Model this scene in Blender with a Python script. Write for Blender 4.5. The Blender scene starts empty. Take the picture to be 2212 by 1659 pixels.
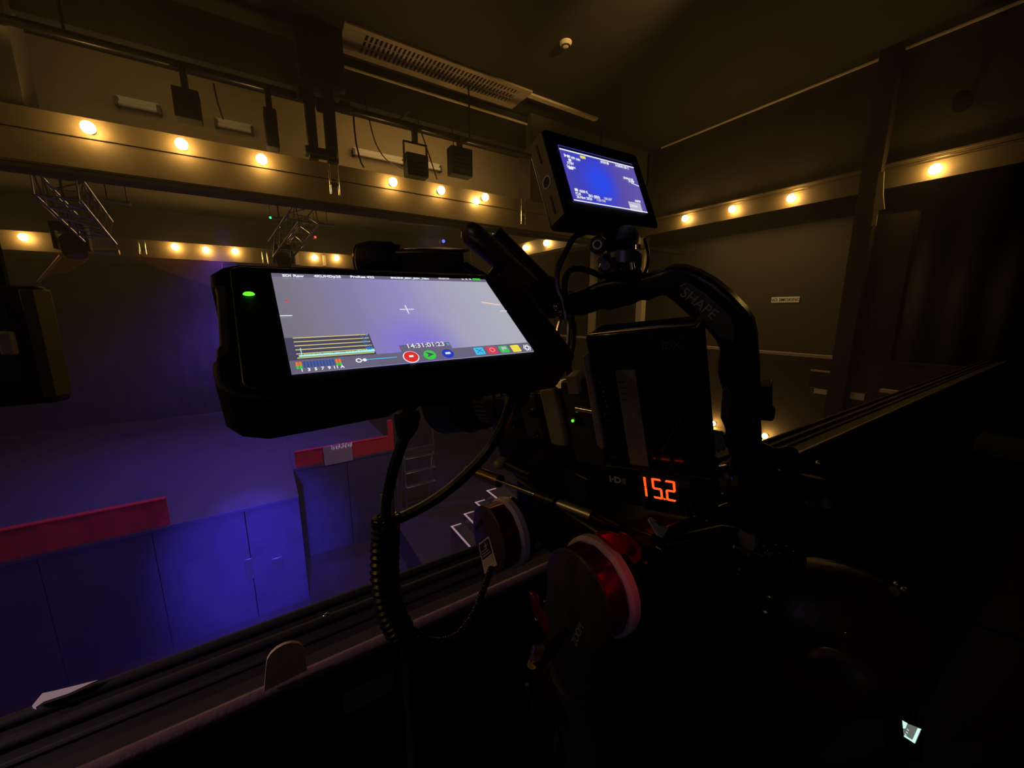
import bpy, bmesh, math, random
from mathutils import Vector, Matrix
random.seed(7)
scene = bpy.context.scene
col = scene.collection
# ------------------------------------------------------------------ camera (at the origin; z = 0 is eye height, gallery floor z = -1.65)
F, CX, CY = 831.0, 1106.0, 829.5
PIT, YAW = math.atan(157.5 / F), math.atan(546 / 845.8)
cP, sP, cA, sA = math.cos(PIT), math.sin(PIT), math.cos(YAW), math.sin(YAW)
FWH = Vector((sA, cA, 0)); RT = Vector((cA, -sA, 0)); UPV = Vector((0, 0, 1))
FW = FWH * cP - UPV * sP; UPC = FWH * sP + UPV * cP
cam_d = bpy.data.cameras.new('camera'); cam = bpy.data.objects.new('camera', cam_d); col.objects.link(cam)
cam.matrix_world = Matrix(((RT.x, UPC.x, -FW.x, 0), (RT.y, UPC.y, -FW.y, 0), (RT.z, UPC.z, -FW.z, 0), (0, 0, 0, 1)))
cam_d.sensor_width = 36; cam_d.lens = 36 * F / 2212; cam_d.clip_start = 0.02; cam_d.clip_end = 100
scene.camera = cam
# ------------------------------------------------------------------ world, exposure
w = bpy.data.worlds.new('world'); scene.world = w; w.use_nodes = True
w.node_tree.nodes['Background'].inputs[0].default_value = (1.0, 0.72, 0.36, 1)
w.node_tree.nodes['Background'].inputs[1].default_value = 0.0035
scene.view_settings.view_transform = 'Standard'; scene.view_settings.look = 'None'
scene.view_settings.exposure = 0.0; scene.view_settings.gamma = 1.0
scene.cycles.sample_clamp_indirect = 2.0; scene.cycles.max_bounces = 4; scene.cycles.diffuse_bounces = 3; scene.cycles.glossy_bounces = 3; scene.cycles.adaptive_threshold = .02
BULB, LAMP = 75.0, (1.0, 0.56, 0.15)


def ray(u, v):
    return RT * ((u - CX) / F) + UPC * (-(v - CY) / F) + FW
def at(u, v, X=None, Y=None, Z=None, D=None):      # where the sight line of a measured point meets a plane of the room
    r = ray(u, v)
    if X is not None: return r * (X / r.x)
    if Y is not None: return r * (Y / r.y)
    if Z is not None: return r * (Z / r.z)
    return r * D
def frame(c, ex, ey, ez):
    return Matrix(((ex[0], ey[0], ez[0], c[0]), (ex[1], ey[1], ez[1], c[1]), (ex[2], ey[2], ez[2], c[2]), (0, 0, 0, 1)))
def onp(M, u, v, off=0.0):                         # the same on a tilted plane: its own x, y
    n = Vector((M[0][2], M[1][2], M[2][2])); c = M.translation
    r = ray(u, v); p = r * ((c + n * off).dot(n) / r.dot(n))
    q = M.inverted() @ p
    return q.x, q.y
def light(name, kind, loc, energy, color, target=None, **k):
    d = bpy.data.lights.new(name, kind); d.energy = energy; d.color = color
    for a, b in k.items(): setattr(d, a, b)
    o = bpy.data.objects.new(name, d); col.objects.link(o); o.location = loc
    if target is not None: o.rotation_euler = (Vector(target) - Vector(loc)).to_track_quat('-Z', 'Y').to_euler()
    return o
# stage lighting: blue wash on the stage front, back cloth and floor
BLUE = (0.09, 0.05, 1.0)
light('stage_wash', 'SPOT', (-0.5, 1.05, -1.5), 5200, BLUE, (-0.45, 7.8, -4.4), spot_size=math.radians(27), spot_blend=1.0, shadow_soft_size=.1)
light('stage_wash_wide', 'SPOT', (-0.9, 1.05, -1.5), 420, BLUE, (-1.2, 7.8, -4.3), spot_size=math.radians(62), spot_blend=1.0, shadow_soft_size=.1)
light('deck_wash', 'SPOT', (-.3, 6.6, 1.2), 1300, BLUE, (-0.45, 7.95, -3.4), spot_size=math.radians(17), spot_blend=1.0, shadow_soft_size=.1)
light('deck_wide_wash', 'SPOT', (-0.6, 10.3, 1.25), 800, (.14, .06, 1.0), (-0.9, 10.6, -3.4), spot_size=math.radians(118), spot_blend=1.0, shadow_soft_size=.2)
light('back_wash', 'SPOT', (1.5, 12.5, 1.2), 1200, (.14, .07, 1.0), (-0.2, 16.2, -1.3), spot_size=math.radians(52), spot_blend=1.0, shadow_soft_size=.2)
light('stair_wash', 'SPOT', (2.0, 5.0, 1.1), 260, (.66, .42, .60), (2.9, 8.2, -4.2), spot_size=math.radians(80), spot_blend=1.0, shadow_soft_size=.2)
light('red_barrier_fill', 'SPOT', (-1.2, 6.6, 1.2), 70, (1.0, .30, .28), (-2.6, 7.75, -3.2), spot_size=math.radians(40), spot_blend=1.0, shadow_soft_size=.2)  # unseen reddish spot added to brighten the left red barrier
light('ceiling_glow', 'SPOT', (3.3, 1.0, 2.6), 650, (1.0, .58, .16), (3.58, 2.85, 3.25), spot_size=math.radians(32), spot_blend=1.0, shadow_soft_size=.1)
light('stage_spill', 'SPOT', (-3.1, .9, .9), 170, (.82, .55, .80), (-.50, .70, -.55), spot_size=math.radians(21), spot_blend=1.0, shadow_soft_size=.15)  # unseen lilac spot put in beside the rail to imitate stage spill
light('rear_fill', 'AREA', (-.9, -1.0, .55), .55, (.66, .50, .86), (.3, .3, -.3), size=.35)  # unseen lilac fill added behind the camera for the wheel rings
light('display_glow', 'AREA', (.225, .150, -.175), .004, (1.0, .05, .01), (.165, .19, -.32), size=.03)
# unseen warm fill lamps added to brighten the upper and side gallery walls
light('gallery_fill', 'AREA', (2.6, 6.4, 3.0), 24, (1.0, .62, .22), (2.6, 7.5, 2.2), size=2.4)
light('side_gallery_fill', 'AREA', (7.9, 4.0, 1.45), 17, (1.0, .62, .22), (8.4, 4.0, -.4), size=2.5)
light('gallery_fill_left', 'AREA', (-1.0, 6.3, 3.05), 5.0, (1.0, .62, .24), (-1.0, 7.5, 2.0), size=1.6)

# ------------------------------------------------------------------ materials
MATS = {}
def mat(name, c, rough=.6, metal=0.0, noise=.12, nscale=14.0, bump=0.0, bscale=120.0, emit=None, es=1.0, coat=0.0, spec=.5):
    m = bpy.data.materials.new(name); m.use_nodes = True; nt = m.node_tree; N = nt.nodes; L = nt.links
    b = N['Principled BSDF']; b.inputs['Roughness'].default_value = rough; b.inputs['Metallic'].default_value = metal
    b.inputs['Coat Weight'].default_value = coat; b.inputs['Specular IOR Level'].default_value = spec
    tc = N.new('ShaderNodeTexCoord')
    nz = N.new('ShaderNodeTexNoise'); nz.inputs['Scale'].default_value = nscale; nz.inputs['Detail'].default_value = 4
    L.new(tc.outputs['Object'], nz.inputs['Vector'])
    mx = N.new('ShaderNodeMix'); mx.data_type = 'RGBA'
    lo = tuple(x * (1 - noise) for x in c); hi = tuple(min(1, x * (1 + noise)) for x in c)
    mx.inputs['A'].default_value = (*lo, 1); mx.inputs['B'].default_value = (*hi, 1)
    L.new(nz.outputs['Fac'], mx.inputs['Factor']); L.new(mx.outputs['Result'], b.inputs['Base Color'])
    if bump:
        n2 = N.new('ShaderNodeTexNoise'); n2.inputs['Scale'].default_value = bscale; n2.inputs['Detail'].default_value = 5
        L.new(tc.outputs['Object'], n2.inputs['Vector'])
        bp = N.new('ShaderNodeBump'); bp.inputs['Strength'].default_value = bump; bp.inputs['Distance'].default_value = .01
        L.new(n2.outputs['Fac'], bp.inputs['Height']); L.new(bp.outputs['Normal'], b.inputs['Normal'])
    if emit:
        b.inputs['Emission Color'].default_value = (*emit, 1); b.inputs['Emission Strength'].default_value = es
    MATS[name] = m
    return m
def glow(name, c, s):
    m = bpy.data.materials.new(name); m.use_nodes = True; nt = m.node_tree
    b = nt.nodes['Principled BSDF']; b.inputs['Base Color'].default_value = (0, 0, 0, 1); b.inputs['Roughness'].default_value = .5
    b.inputs['Emission Color'].default_value = (*c, 1); b.inputs['Emission Strength'].default_value = s
    b.inputs['Specular IOR Level'].default_value = .1
    if name != 'bulb_glass' and not name.startswith('digit'): m.cycles.emission_sampling = 'NONE'
    MATS[name] = m
    return m
def screen_mat(name, stops, wave=None):
    """what a monitor shows: colour stops along the picture's width, with a brighter patch"""
    m = bpy.data.materials.new(name); m.use_nodes = True; nt = m.node_tree; N = nt.nodes; L = nt.links
    b = N['Principled BSDF']; b.inputs['Base Color'].default_value = (.01, .01, .01, 1); b.inputs['Roughness'].default_value = .25
    tc = N.new('ShaderNodeTexCoord'); sp = N.new('ShaderNodeSeparateXYZ'); L.new(tc.outputs['Object'], sp.inputs[0])
    nz = N.new('ShaderNodeTexNoise'); nz.inputs['Scale'].default_value = 12; nz.inputs['Detail'].default_value = 6; L.new(tc.outputs['Object'], nz.inputs['Vector'])
    x0, x1, st = stops
    mr = N.new('ShaderNodeMapRange'); mr.inputs['From Min'].default_value = x0; mr.inputs['From Max'].default_value = x1
    ad = N.new('ShaderNodeMath'); ad.operation = 'MULTIPLY_ADD'; ad.inputs[1].default_value = (x1 - x0) * .12; L.new(nz.outputs['Fac'], ad.inputs[0]); L.new(sp.outputs['X'], ad.inputs[2])
    L.new(ad.outputs[0], mr.inputs['Value'])
    cr = N.new('ShaderNodeValToRGB'); L.new(mr.outputs[0], cr.inputs[0]); e = cr.color_ramp.elements
    e[0].position = st[0][0]; e[0].color = (*st[0][1], 1); e[1].position = st[-1][0]; e[1].color = (*st[-1][1], 1)
    for p, c in st[1:-1]:
        q = e.new(p); q.color = (*c, 1)
    out = cr.outputs[0]
    if wave:
        (wx, wy, wr, wc) = wave
        g = N.new('ShaderNodeVectorMath'); g.operation = 'DISTANCE'; L.new(tc.outputs['Object'], g.inputs[0]); g.inputs[1].default_value = (wx, wy, 0)
        m2 = N.new('ShaderNodeMapRange'); m2.interpolation_type = 'SMOOTHSTEP'
        m2.inputs['From Min'].default_value = wr; m2.inputs['From Max'].default_value = wr * .1; L.new(g.outputs['Value'], m2.inputs['Value'])
        mx = N.new('ShaderNodeMix'); mx.data_type = 'RGBA'; L.new(m2.outputs[0], mx.inputs['Factor']); L.new(out, mx.inputs['A']); mx.inputs['B'].default_value = (*wc, 1)
        out = mx.outputs['Result']
    L.new(out, b.inputs['Emission Color']); b.inputs['Emission Strength'].default_value = 1.0
    MATS[name] = m
    return m
def S(r, g, b):                                    # sRGB 0-255 to linear
    return tuple(((x / 255) / 12.92 if x / 255 <= .04045 else ((x / 255 + .055) / 1.055) ** 2.4) for x in (r, g, b))

mat('paint_ochre', (.36, .28, .16), .75, bump=.25, bscale=9)
mat('paint_fascia', (.125, .098, .052), .6, noise=.2, nscale=5, bump=.2, bscale=16)
mat('paint_wall', (.058, .046, .024), .8, bump=.2, bscale=8)
mat('paint_dark', (.050, .042, .026), .8, noise=.25, nscale=3, bump=.2, bscale=7)
mat('paint_black', (.012, .011, .010), .75, noise=.3, bump=.3, bscale=30)
mat('ceiling_paint', (.020, .018, .012), .8, noise=.2, nscale=2, bump=.15, bscale=6)
mat('stage_black', (.075, .075, .09), .5, noise=.35, nscale=3, bump=.35, bscale=5)
mat('cloth_dark', (.10, .09, .10), .9, noise=.3, nscale=2.5, bump=.4, bscale=8)
mat('floor_dark', (.07, .062, .065), .27, noise=.3, nscale=4, bump=.1, bscale=20)
mat('red_cloth', (.60, .022, .022), .85, noise=.25, nscale=9, bump=.4, bscale=30)
mat('pelmet_red', (.32, .05, .03), .85, noise=.25, nscale=4, bump=.3, bscale=10)
mat('column_brown', (.035, .022, .015), .7, noise=.2)
mat('rail_wood', (.014, .011, .012), .62, noise=.3, nscale=20, bump=.03, bscale=30)
mat('rail_edge', (.17, .10, .095), .35, noise=.25, nscale=30, bump=.1)  # pinkish light on the rail's inner edge is put into this colour
mat('pale_trim', (.60, .52, .38), .5, noise=.15)
mat('white_paint', (.72, .68, .60), .5, noise=.1)
mat('paper_white', (.88, .86, .84), .7, noise=.05)
mat('tape_yellow', (.55, .42, .20), .6, noise=.1)
mat('board_grey', (.16, .15, .15), .6, noise=.2)
mat('matt_black', (.006, .006, .006), 1.0, noise=0, spec=.05)
mat('chrome', (.75, .72, .68), .18, 1.0, noise=.05)
mat('steel', (.45, .43, .40), .3, 1.0, noise=.1)
mat('alu_dull', (.55, .52, .48), .38, 1.0, noise=.1)
mat('brass', (.75, .55, .25), .25, 1.0, noise=.1)
mat('plastic_black', (.012, .012, .013), .42, noise=.2, bump=.08, bscale=900)
mat('plastic_grip', (.010, .010, .011), .55, noise=.3, bump=.3, bscale=1400)
mat('plastic_gloss', (.010, .010, .012), .16, noise=.1, coat=.4)
mat('plastic_grey', (.055, .052, .048), .42, noise=.2, bump=.1, bscale=600)
mat('metal_black', (.030, .028, .026), .3, .6, noise=.2, bump=.05, bscale=500)
mat('glass_front', (.006, .006, .008), .06, noise=.0)
mat('rubber', (.016, .016, .017), .6, noise=.2, bump=.15, bscale=700)
mat('cable_black', (.014, .014, .014), .3, noise=.2)
mat('anodised_purple', (.16, .01, .11), .28, .75, noise=.15)
mat('anodised_red', (.45, .012, .012), .26, .6, noise=.1)
mat('anodised_grey', (.10, .11, .14), .35, .5, noise=.1)
mat('ring_white', (.62, .52, .62), .45, noise=.08)
mat('disc_face', (.055, .046, .030), .45, .2, noise=.15)
mat('disc_olive', (.14, .115, .075), .5, .2, noise=.15)
mat('label_tan', (.36, .30, .18), .5, noise=.08)
mat('label_cream', (.66, .60, .48), .5, noise=.05)
mat('ink_black', (.01, .01, .01), .6, noise=0)
mat('ink_grey', (.28, .27, .25), .5, noise=0)
mat('ink_pale', (.85, .80, .68), .5, noise=0)
mat('glint_blue', (.04, .04, .5), .25, .8, noise=.1)
mat('arm_metal', (.26, .22, .16), .36, .85, noise=.2)
mat('bag_leather', (.06, .038, .016), .42, noise=.25, bump=.15, bscale=60)
mat('speaker_black', (.014, .013, .012), .6, noise=.2, bump=.2, bscale=90)
mat('grille_pale', (.40, .33, .24), .6, noise=.1)
mat('window_pale', (.75, .68, .56), .45, noise=.06)
mat('tape_pink_glow', (.85, .72, .80), .6, noise=.03, emit=(.85, .60, .72), es=.16)  # plain tape given a faint glow so it looks lit
mat('socket', (.03, .025, .02), .5)
glow('bulb_glass', LAMP, BULB)
glow('led_green', (.12, 1.0, .02), 1.6)
glow('led_green_stage', (.02, .9, .25), 2.5)
glow('led_red', (1.0, .10, .05), 1.2)
glow('led_blue', (.10, .12, 1.0), 1.6)
glow('led_violet', (.35, .25, 1.0), .9)
glow('digit_red', (1.0, .055, .008), 2.4)
glow('ui_white', S(235, 238, 245), 1.0)
glow('ui_soft', S(190, 186, 205), 1.0)
glow('ui_dark', S(74, 70, 96), 1.0)
glow('ui_bar', S(104, 98, 122), 1.0)
glow('ui_yellow', S(214, 205, 120), 1.0)
glow('ui_cyan', S(70, 190, 225), 1.0)
glow('ui_trace', S(170, 240, 225), 1.0)
glow('ui_trace_blue', S(60, 120, 190), 1.0)
glow('ui_meter_blue', S(52, 82, 150), 1.0)
glow('ui_red', S(222, 48, 45), 1.0)
glow('ui_green', S(60, 200, 70), 1.0)
glow('ui_blue', S(40, 58, 190), 1.0)
glow('ui_tile_cyan', S(70, 190, 230), 1.0)
glow('ui_tile_red', S(225, 60, 75), 1.0)
glow('ui_tile_green', S(70, 190, 90), 1.0)
glow('ui_tile_yellow', S(235, 220, 80), 1.0)
glow('ui_orange', S(240, 120, 50), 1.0)
glow('ui_warm', S(255, 214, 185), 1.0)
glow('ui_black', S(16, 16, 40), 1.0)
glow('lcd_mint', S(205, 245, 238), 1.05)
glow('lcd_grey', S(98, 104, 96), 1.0)
screen_mat('screen_picture', (-.0785, .0785, [(0, S(118, 113, 128)), (.12, S(122, 117, 132)), (.35, S(134, 126, 170)), (.55, S(148, 140, 192)), (.78, S(166, 163, 188)), (1, S(172, 172, 186))]), (-.006, -.030, .040, S(132, 118, 208)))
screen_mat('screen_blue', (-.055, .055, [(0, S(74, 66, 168)), (.3, S(62, 66, 190)), (.5, S(60, 62, 190)), (.75, S(88, 76, 165)), (1, S(98, 84, 168))]), (-.008, -.004, .034, S(46, 74, 235)))

# ------------------------------------------------------------------ builders
W = {}
def tag(o, label=None, cat=None, group=None, kind=None):
    if label: o['label'] = label
    if cat: o['category'] = cat
    if group: o['group'] = group
    if kind: o['kind'] = kind
    return o
def thing(name, label, cat, loc, group=None, M=None):
    o = bpy.data.objects.new(name, None); col.objects.link(o)
    mm = M.copy() if M is not None else Matrix.Translation(Vector(loc))
    o.matrix_world = mm; W[o.name] = mm; o.empty_display_size = .05
    return tag(o, label, cat, group)

class MB:
    def __init__(s, M=None): s.v = []; s.f = []; s.M = M or Matrix.Identity(4)
    def add(s, vs, fs):
        n = len(s.v); s.v += [s.M @ Vector(p) for p in vs]; s.f += [tuple(i + n for i in f) for f in fs]; return s
    def box(s, x0, x1, y0, y1, z0, z1):
        return s.add([(x0, y0, z0), (x1, y0, z0), (x1, y1, z0), (x0, y1, z0), (x0, y0, z1), (x1, y0, z1), (x1, y1, z1), (x0, y1, z1)],
                     [(0, 3, 2, 1), (4, 5, 6, 7), (0, 1, 5, 4), (1, 2, 6, 5), (2, 3, 7, 6), (3, 0, 4, 7)])
    def prism(s, poly, z0, z1):
        a = sum(poly[i][0] * poly[(i + 1) % len(poly)][1] - poly[(i + 1) % len(poly)][0] * poly[i][1] for i in range(len(poly)))
        if a < 0: poly = poly[::-1]
        n = len(poly)
        return s.add([(x, y, z0) for x, y in poly] + [(x, y, z1) for x, y in poly],
                     [tuple(range(n))[::-1], tuple(range(n, 2 * n))] + [(i, (i + 1) % n, n + (i + 1) % n, n + i) for i in range(n)])
    def rings(s, rings, cap=True, closed=False):
        n = len(rings[0]); vs = [p for r in rings for p in r]; fs = []
        k = len(rings)
        for a in range(k if closed else k - 1):
            b = (a + 1) % k
            for i in range(n):
                j = (i + 1) % n; fs.append((a * n + i, a * n + j, b * n + j, b * n + i))
        if cap and not closed:
            fs.append(tuple(range(n))[::-1]); fs.append(tuple(range((k - 1) * n, k * n)))
        return s.add(vs, fs)
    def lathe(s, o, ax, prof, n=32, cap=True):
        o = Vector(o); ax = Vector(ax).normalized(); t = ax.orthogonal().normalized(); u = ax.cross(t)
        return s.rings([[o + ax * h + (t * math.cos(2 * math.pi * i / n) + u * math.sin(2 * math.pi * i / n)) * max(r, 1e-5) for i in range(n)] for r, h in prof], cap)
    def cyl(s, a, b, r, n=16, r2=None):
        a = Vector(a); b = Vector(b)
        return s.lathe(a, b - a, [(r, 0), (r if r2 is None else r2, (b - a).length)], n)
    def tube(s, pts, r, n=8, ry=None, up=None):
        pts = [Vector(p) for p in pts]; R = []; prev = None
        for i, p in enumerate(pts):
            d = (pts[min(i + 1, len(pts) - 1)] - pts[max(i - 1, 0)]).normalized()
            if prev is None:
                t = Vector(up) if up is not None else d.orthogonal()
            else: t = prev
            t = (t - d * t.dot(d)).normalized(); prev = t; u = d.cross(t)
            rr = r[i] if isinstance(r, (list, tuple)) else r
            R.append([p + t * math.cos(2 * math.pi * k / n) * rr + u * math.sin(2 * math.pi * k / n) * (ry if ry else rr) for k in range(n)])
        return s.rings(R)
    def torus(s, c, ax, R, r, n=32, m=8):
        c = Vector(c); ax = Vector(ax).normalized(); t = ax.orthogonal().normalized(); u = ax.cross(t)
        rg = []
        for i in range(n):
            a = 2 * math.pi * i / n; d = t * math.cos(a) + u * math.sin(a)
            rg.append([c + d * (R + r * math.cos(2 * math.pi * k / m)) + ax * (r * math.sin(2 * math.pi * k / m)) for k in range(m)])
        return s.rings(rg, closed=True)
    def ball(s, c, r, n=16, m=8, sc=(1, 1, 1)):
        c = Vector(c); rg = []
        for j in range(m + 1):
            a = math.pi * j / m
            rr = max(math.sin(a), .001) * r
            rg.append([c + Vector((math.cos(2 * math.pi * i / n) * rr * sc[0], math.sin(2 * math.pi * i / n) * rr * sc[1], -math.cos(a) * r * sc[2])) for i in range(n)])
        return s.rings(rg)
    def build(s, name, m, parent=None, bevel=0.0, smooth=True, seg=2, label=None, cat=None, group=None, kind=None):
        if parent is not None: PM = W[parent.name]
        else:
            c = sum(s.v, Vector()) / len(s.v); lo = min(p.z for p in s.v)
            PM = Matrix.Translation((c.x, c.y, lo))
        inv = PM.inverted()
        me = bpy.data.meshes.new(name); me.from_pydata([inv @ p for p in s.v], [], s.f)
        bm = bmesh.new(); bm.from_mesh(me); bmesh.ops.recalc_face_normals(bm, faces=bm.faces); bm.to_mesh(me); bm.free()
        me.materials.append(MATS[m] if isinstance(m, str) else m)
        if smooth:
            me.shade_smooth(); me.set_sharp_from_angle(angle=math.radians(38))
        o = bpy.data.objects.new(name, me); col.objects.link(o)
        if parent is not None:
            o.parent = parent; W[o.name] = PM
        else:
            o.matrix_world = PM; W[o.name] = PM
        if bevel:
            b = o.modifiers.new('bevel', 'BEVEL'); b.width = bevel; b.segments = seg; b.limit_method = 'ANGLE'; b.angle_limit = math.radians(40)
        return tag(o, label, cat, group, kind)

def text_mb(txt, size, M, depth=.0004, align='LEFT', bold=0.0):
    """lettering as real geometry: M's x runs along the line, y up, z out of the surface"""
    c = bpy.data.curves.new('t', 'FONT'); c.body = txt; c.size = size; c.extrude = depth; c.align_x = align; c.align_y = 'CENTER'; c.offset = bold; c.resolution_u = 3
    o = bpy.data.objects.new('t', c); col.objects.link(o)
    dg = bpy.context.evaluated_depsgraph_get(); dg.update()
    me = bpy.data.meshes.new_from_object(o.evaluated_get(dg))
    mb = MB(M); mb.add([v.co[:] for v in me.vertices], [tuple(p.vertices) for p in me.polygons])
    bpy.data.objects.remove(o); bpy.data.curves.remove(c); bpy.data.meshes.remove(me)
    return mb
def copy_tree(o, delta, label=None, parent=None):
    c = o.copy(); col.objects.link(c)
    if parent is not None: c.parent = parent
    else:
        c.location = o.location + Vector(delta)
        if label: c['label'] = label
    for ch in [x for x in KIDS.get(o.name, [])]: copy_tree(ch, None, parent=c)
    return c
KIDS = {}
def kid(p, o): KIDS.setdefault(p.name, []).append(o); return o
def smoothpath(pts, k=6):
    P = [Vector(p) for p in pts]; P = [P[0] * 2 - P[1]] + P + [P[-1] * 2 - P[-2]]; out = []
    for i in range(1, len(P) - 2):
        a, b, c, d = P[i - 1:i + 3]
        for j in range(k):
            t = j / k
            out.append(.5 * ((2 * b) + (c - a) * t + (2 * a - 5 * b + 4 * c - d) * t * t + (3 * b - a - 3 * c + d) * t ** 3))
    out.append(P[-2]); return out
def struct(mb, name, m, **k): return mb.build(name, m, kind='structure', smooth=False, **k)
Y_ = (0, 1, 0)
# ================================================================== THE SETTING
YB = 5.78                                          # front face of the upper gallery across the hall
ZF, ZG, ZC, ZS = -5.6, -1.65, 3.25, -3.4           # hall floor, our gallery floor, ceiling, stage deck
struct(MB().box(-8, 8.9, .76, 17, ZF - .15, ZF), 'floor', 'floor_dark')
struct(MB().box(2.2, 8.9, .76, 9.26, ZF, -4.9), 'floor_raised', 'floor_dark')
struct(MB().box(-4, 8.9, -3.2, .76, ZG - .2, ZG), 'floor_gallery', 'paint_black')
struct(MB().box(-8, 8.9, -3.2, 5.98, ZC, ZC + .15), 'ceiling', 'ceiling_paint')
struct(MB().box(-8, 8.9, 7.5, 17.2, 3.05, 3.2), 'ceiling_stage', 'paint_dark')
struct(MB().box(-8.2, -8, -3.2, 17.2, ZF, 3.4), 'wall_left', 'paint_dark')
struct(MB().box(-8, 8.9, 16.6, 16.8, ZF, 3.2), 'wall_back', 'cloth_dark')
struct(MB().box(-8, 8.9, -3.4, -3.2, ZG, 3.4), 'wall_rear', 'paint_dark')
struct(MB().box(7.16, 7.3, -3.2, 5.8, 1.9, ZC), 'wall_right_upper', 'paint_dark')
struct(MB().box(8.7, 8.85, -3.2, 8.6, -2.3, 1.9), 'wall_right', 'paint_wall')
struct(MB().box(6.95, 8.9, 8.6, 16.6, ZF, 3.05), 'wall_right_stage', 'paint_dark')
# upper gallery across the hall: beam, back wall, end piers, deck
xl = at(30, 150, Y=YB).x; xr = at(1150, 360, Y=YB).x
struct(MB().box(-8, 8.7, 5.98, 6.16, 2.74, ZC), 'trim_1', 'ceiling_paint')
struct(MB().box(-8, xl, YB + .06, 6.2, 1.87, ZC), 'wall_bridge_left', 'paint_dark')
struct(MB().box(xr, 7.15, YB + .06, 6.2, 1.87, ZC), 'wall_bridge_right', 'paint_dark')
struct(MB().box(-8, 8.7, 7.45, 7.6, 2.05, 3.3), 'wall_bridge_back', 'paint_ochre')
struct(MB().box(-8, 8.7, 6.16, 7.45, 3.2, 3.3), 'ceiling_bridge', 'ceiling_paint')
struct(MB().box(-8, 8.7, YB + .06, 6.12, 1.34, 1.40), 'floor_bridge', 'paint_dark')
m = MB()
m.box(-8, 7.1, YB, YB + .05, 1.39, 1.665); m.box(-8, 7.1, YB, YB + .05, 1.675, 1.86); m.box(-8, 7.1, YB + .02, YB + .06, 1.38, 1.86)
struct(m, 'trim_2', 'paint_fascia')
# right side: upper fascia, soffit, posts, parapet, lower fascia
m = MB(); m.box(7.1, 7.15, -3.2, YB, 1.585, 1.80); m.box(7.11, 7.16, -3.2, YB, 1.80, 1.90); m.box(7.08, 7.16, -3.2, YB, 1.865, 1.885)
struct(m, 'trim_3', 'paint_fascia')
struct(MB().box(7.15, 8.7, -3.2, 8.6, 1.6, 1.75), 'ceiling_side_gallery', 'paint_dark')
struct(MB().box(7.13, 8.7, .8, 8.6, -2.35, -1.95), 'floor_side_gallery', 'paint_dark')
struct(MB().box(7.08, 7.13, .80, 8.6, -2.6, -.70), 'wall_parapet', 'paint_wall')
m = MB(); m.box(6.90, 7.08, .80, 8.6, -2.22, -2.17); m.box(6.92, 6.95, .80, 8.6, -2.6, -2.22)
struct(m, 'trim_4', 'paint_fascia')
m = MB(); m.box(7.05, 7.13, 2.1, 8.6, -.70, -.655)
struct(m, 'trim_5', 'pale_trim')
struct(MB().box(7.06, 7.13, .75, 2.1, -.70, -.66), 'trim_6', 'paint_dark')
yc0, yc1 = at(1898, 400, X=6.96).y, at(1856, 400, X=6.96).y
struct(MB().box(6.96, 7.12, yc0, yc1, -1.95, ZC), 'trim_7', 'column_brown')
struct(MB().box(7.1, 7.3, at(1955, 600, X=7.1).y, yc0, -1.95, 1.25), 'trim_16', 'column_brown')
for k, (u, wd) in enumerate(((1279, .13), (1384, .15))):
    y = at(u, 640, X=7.3).y
    struct(MB().box(7.25, 7.4, y - wd / 2, y + wd / 2, -1.95, 1.6), 'trim_%d' % (8 + k), 'pale_trim')
# stage-house fascias beyond the bridge
m = MB(); m.box(6.50, 6.55, 6.9, 10.4, 1.55, 1.9); m.box(6.55, 6.95, 6.9, 10.4, 1.5, 1.56)
struct(m, 'trim_10', 'paint_fascia')
m = MB(); m.box(-8, 6.9, 14.66, 14.72, 1.45, 1.9); m.box(-8, 6.9, 14.72, 16.6, 1.4, 1.5)
struct(m, 'trim_11', 'paint_fascia')
# ceiling details
g0, g1 = at(760, 51, Z=ZC), at(1112, 196, Z=ZC)
t = thing('ceiling_grille', 'long pale slotted air grille set in the dark ceiling before the far gallery', 'grille', (2.4, 5.55, ZC - .03))
m = MB(); m.box(1.15, 3.78, 5.28, 5.36, ZC - .03, ZC); m.box(1.15, 3.78, 5.74, 5.86, ZC - .03, ZC); m.box(1.15, 1.40, 5.36, 5.74, ZC - .03, ZC); m.box(3.6, 3.78, 5.36, 5.74, ZC - .03, ZC)
m.build('grille_frame', 'grille_pale', t, bevel=.006)
m = MB()
for i in range(38):
    x = 1.43 + i * .0575
    m.box(x, x + .030, 5.36, 5.74, ZC - .028, ZC - .012)
m.box(1.4, 3.6, 5.47, 5.485, ZC - .030, ZC - .01); m.box(1.4, 3.6, 5.60, 5.615, ZC - .030, ZC - .01)
m.build('slats', 'grille_pale', t)
struct(MB().box(3.78, 5.2, 5.34, 5.43, ZC - .03, ZC), 'trim_12', 'pale_trim')
struct(MB().cyl((1.2, 5.95, 3.12), (7.1, 5.95, 3.12), .018, 8), 'trim_13', 'pale_trim')
struct(MB().cyl((7.13, -1.5, ZC - .02), (7.13, 5.5, ZC - .02), .022, 8), 'trim_14', 'pale_trim')
p = at(1222, 97, Z=ZC - .03)
t = thing('smoke_detector', 'round pale smoke detector on the dark ceiling above the small monitor', 'smoke detector', p)
MB().lathe(p + Vector((0, 0, .03)), (0, 0, -1), [(.075, 0), (.075, .015), (.06, .03), (.05, .045), (.02, .055)], 24).build('detector_body', 'label_cream', t)
MB().lathe(p + Vector((0, 0, -.012)), (0, 0, -1), [(.058, 0), (.060, .004), (.055, .008)], 24).build('detector_vent', 'plastic_grey', t)
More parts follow.
